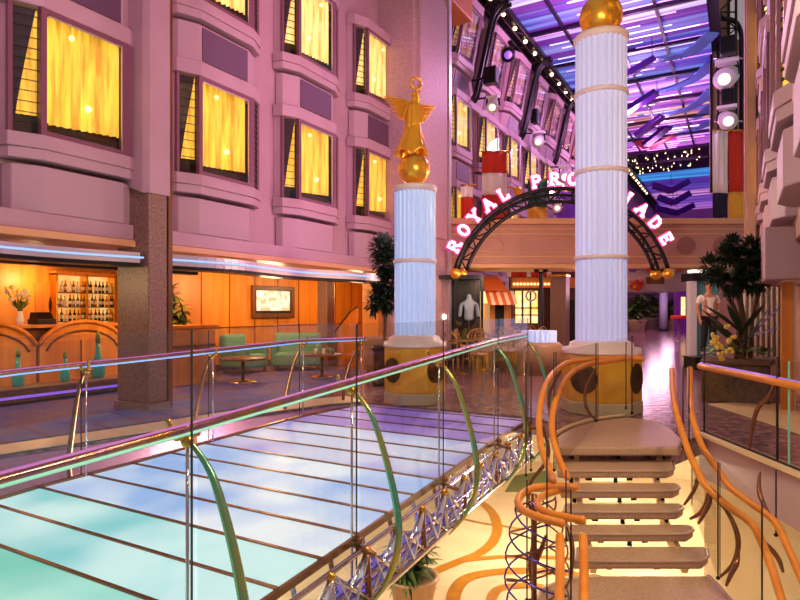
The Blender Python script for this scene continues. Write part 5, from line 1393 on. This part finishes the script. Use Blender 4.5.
for i, (q, lab) in enumerate((([(652, 185), (671, 191), (689, 181)], 'upper far dark bird-shaped ribbon under the purple ceiling'), ([(658, 197), (673, 203), (690, 193)], 'middle far dark bird-shaped ribbon under the purple ceiling'), ([(655, 208), (677, 213), (694, 205)], 'lowest far dark bird-shaped ribbon under the purple ceiling'))):
    d = 44 + i * 2
    c = P(*q[1], d); t = thing('ceiling_bird', lab, 'decoration', c)
    for j in (0, 2): MB().bar(P(*q[1], d), P(*q[j], d), .3, .45).build('wing', 'ribbon_violet', t, bevel=.02)
    MB().tube([c, Vector((c.x, c.y, ZC))], .02, 5).build('hanger', 'black_metal', t)
# =================================================================== LIGHT
W = bpy.data.worlds.new('world'); SC.world = W; W.use_nodes = True
W.node_tree.nodes['Background'].inputs['Color'].default_value = (.82, .66, .70, 1)
W.node_tree.nodes['Background'].inputs['Strength'].default_value = .37
def plight(name, loc, col, w, r=.15, spot=None, aim=None):
    d = bpy.data.lights.new(name, 'SPOT' if spot else 'POINT'); d.energy = w; d.color = col[:3]; d.shadow_soft_size = r
    o = bpy.data.objects.new(name, d); COL.objects.link(o); o.location = loc
    if spot:
        d.spot_size = spot; d.spot_blend = .6
        o.rotation_euler = (Vector(aim) - Vector(loc)).to_track_quat('-Z', 'Y').to_euler()
    return o
MAG = (1, .35, .85); WARM = (1, .66, .30); PINK = (1, .55, .7); VIO = (.6, .4, 1)
for y_ in (3.0, 9.0):
    plight('atrium_lamp', (-2.6, y_, 7.0), (1, .40, .72), 620, .5, math.radians(100), (-7.6, y_ + 1.5, 5.2))
for y_ in (20, 29, 39):
    plight('promenade_lamp', (-4, y_, 9.5), (1, .45, .95), 700, .6)
plight('facade_lamp', (-5.4, 9.2, 2.9), MAG, 60, .3)
for x_, y_, w in ((-9.4, 3.6, 90), (-9.2, 7.2, 90), (-9.1, 10.2, 110), (-9.0, 13.6, 80)):
    plight('lounge_lamp', (x_, y_, 1.95), WARM, w, .25)
plight('bar_lamp', (-11.9, 6.6, 2.0), WARM, 25, .15)
for x_, y_ in ((-3.2, 9.5), (.0, 9.5), (-1.5, 12.5), (-5.5, 5.0)):
    plight('lower_deck_lamp', (x_, y_, -.5), (1, .84, .58), 230, .25)
plight('stair_fill', (.7, 3.4, 3.3), (1, .76, .46), 520, .35)  # unseen light added to brighten the stairs
plight('stair_fill', (-1.0, 4.0, 4.2), (1, .76, .50), 240, .35)  # second unseen light added for the stairs
plight('plaza_fill', (-2.5, 11.5, 3.4), (1, .70, .50), 250, .3)  # unseen light added to brighten the plaza floor
for y_, w_ in ((21.5, 80), (27, 100), (34, 120), (41, 160)):
    plight('shop_fill', (-3.8, y_, 2.3), (1, .50, .70), w_, .5)  # unseen lights added to brighten the promenade beyond the walkway
plight('beam_lamp', (-2.6, 12.6, 1.9), (1, .6, .40), 60, .3)
plight('beam_lamp', (-5.2, 14.0, 2.2), (1, .6, .40), 50, .3)
plight('entrance_fill', (-3.6, 17.0, 2.3), (1, .6, .66), 35, .5)  # unseen light added to lift the floor behind the walkway
SC.view_settings.view_transform = 'Standard'; SC.view_settings.look = 'None'
SC.view_settings.exposure = 0; SC.view_settings.gamma = 1
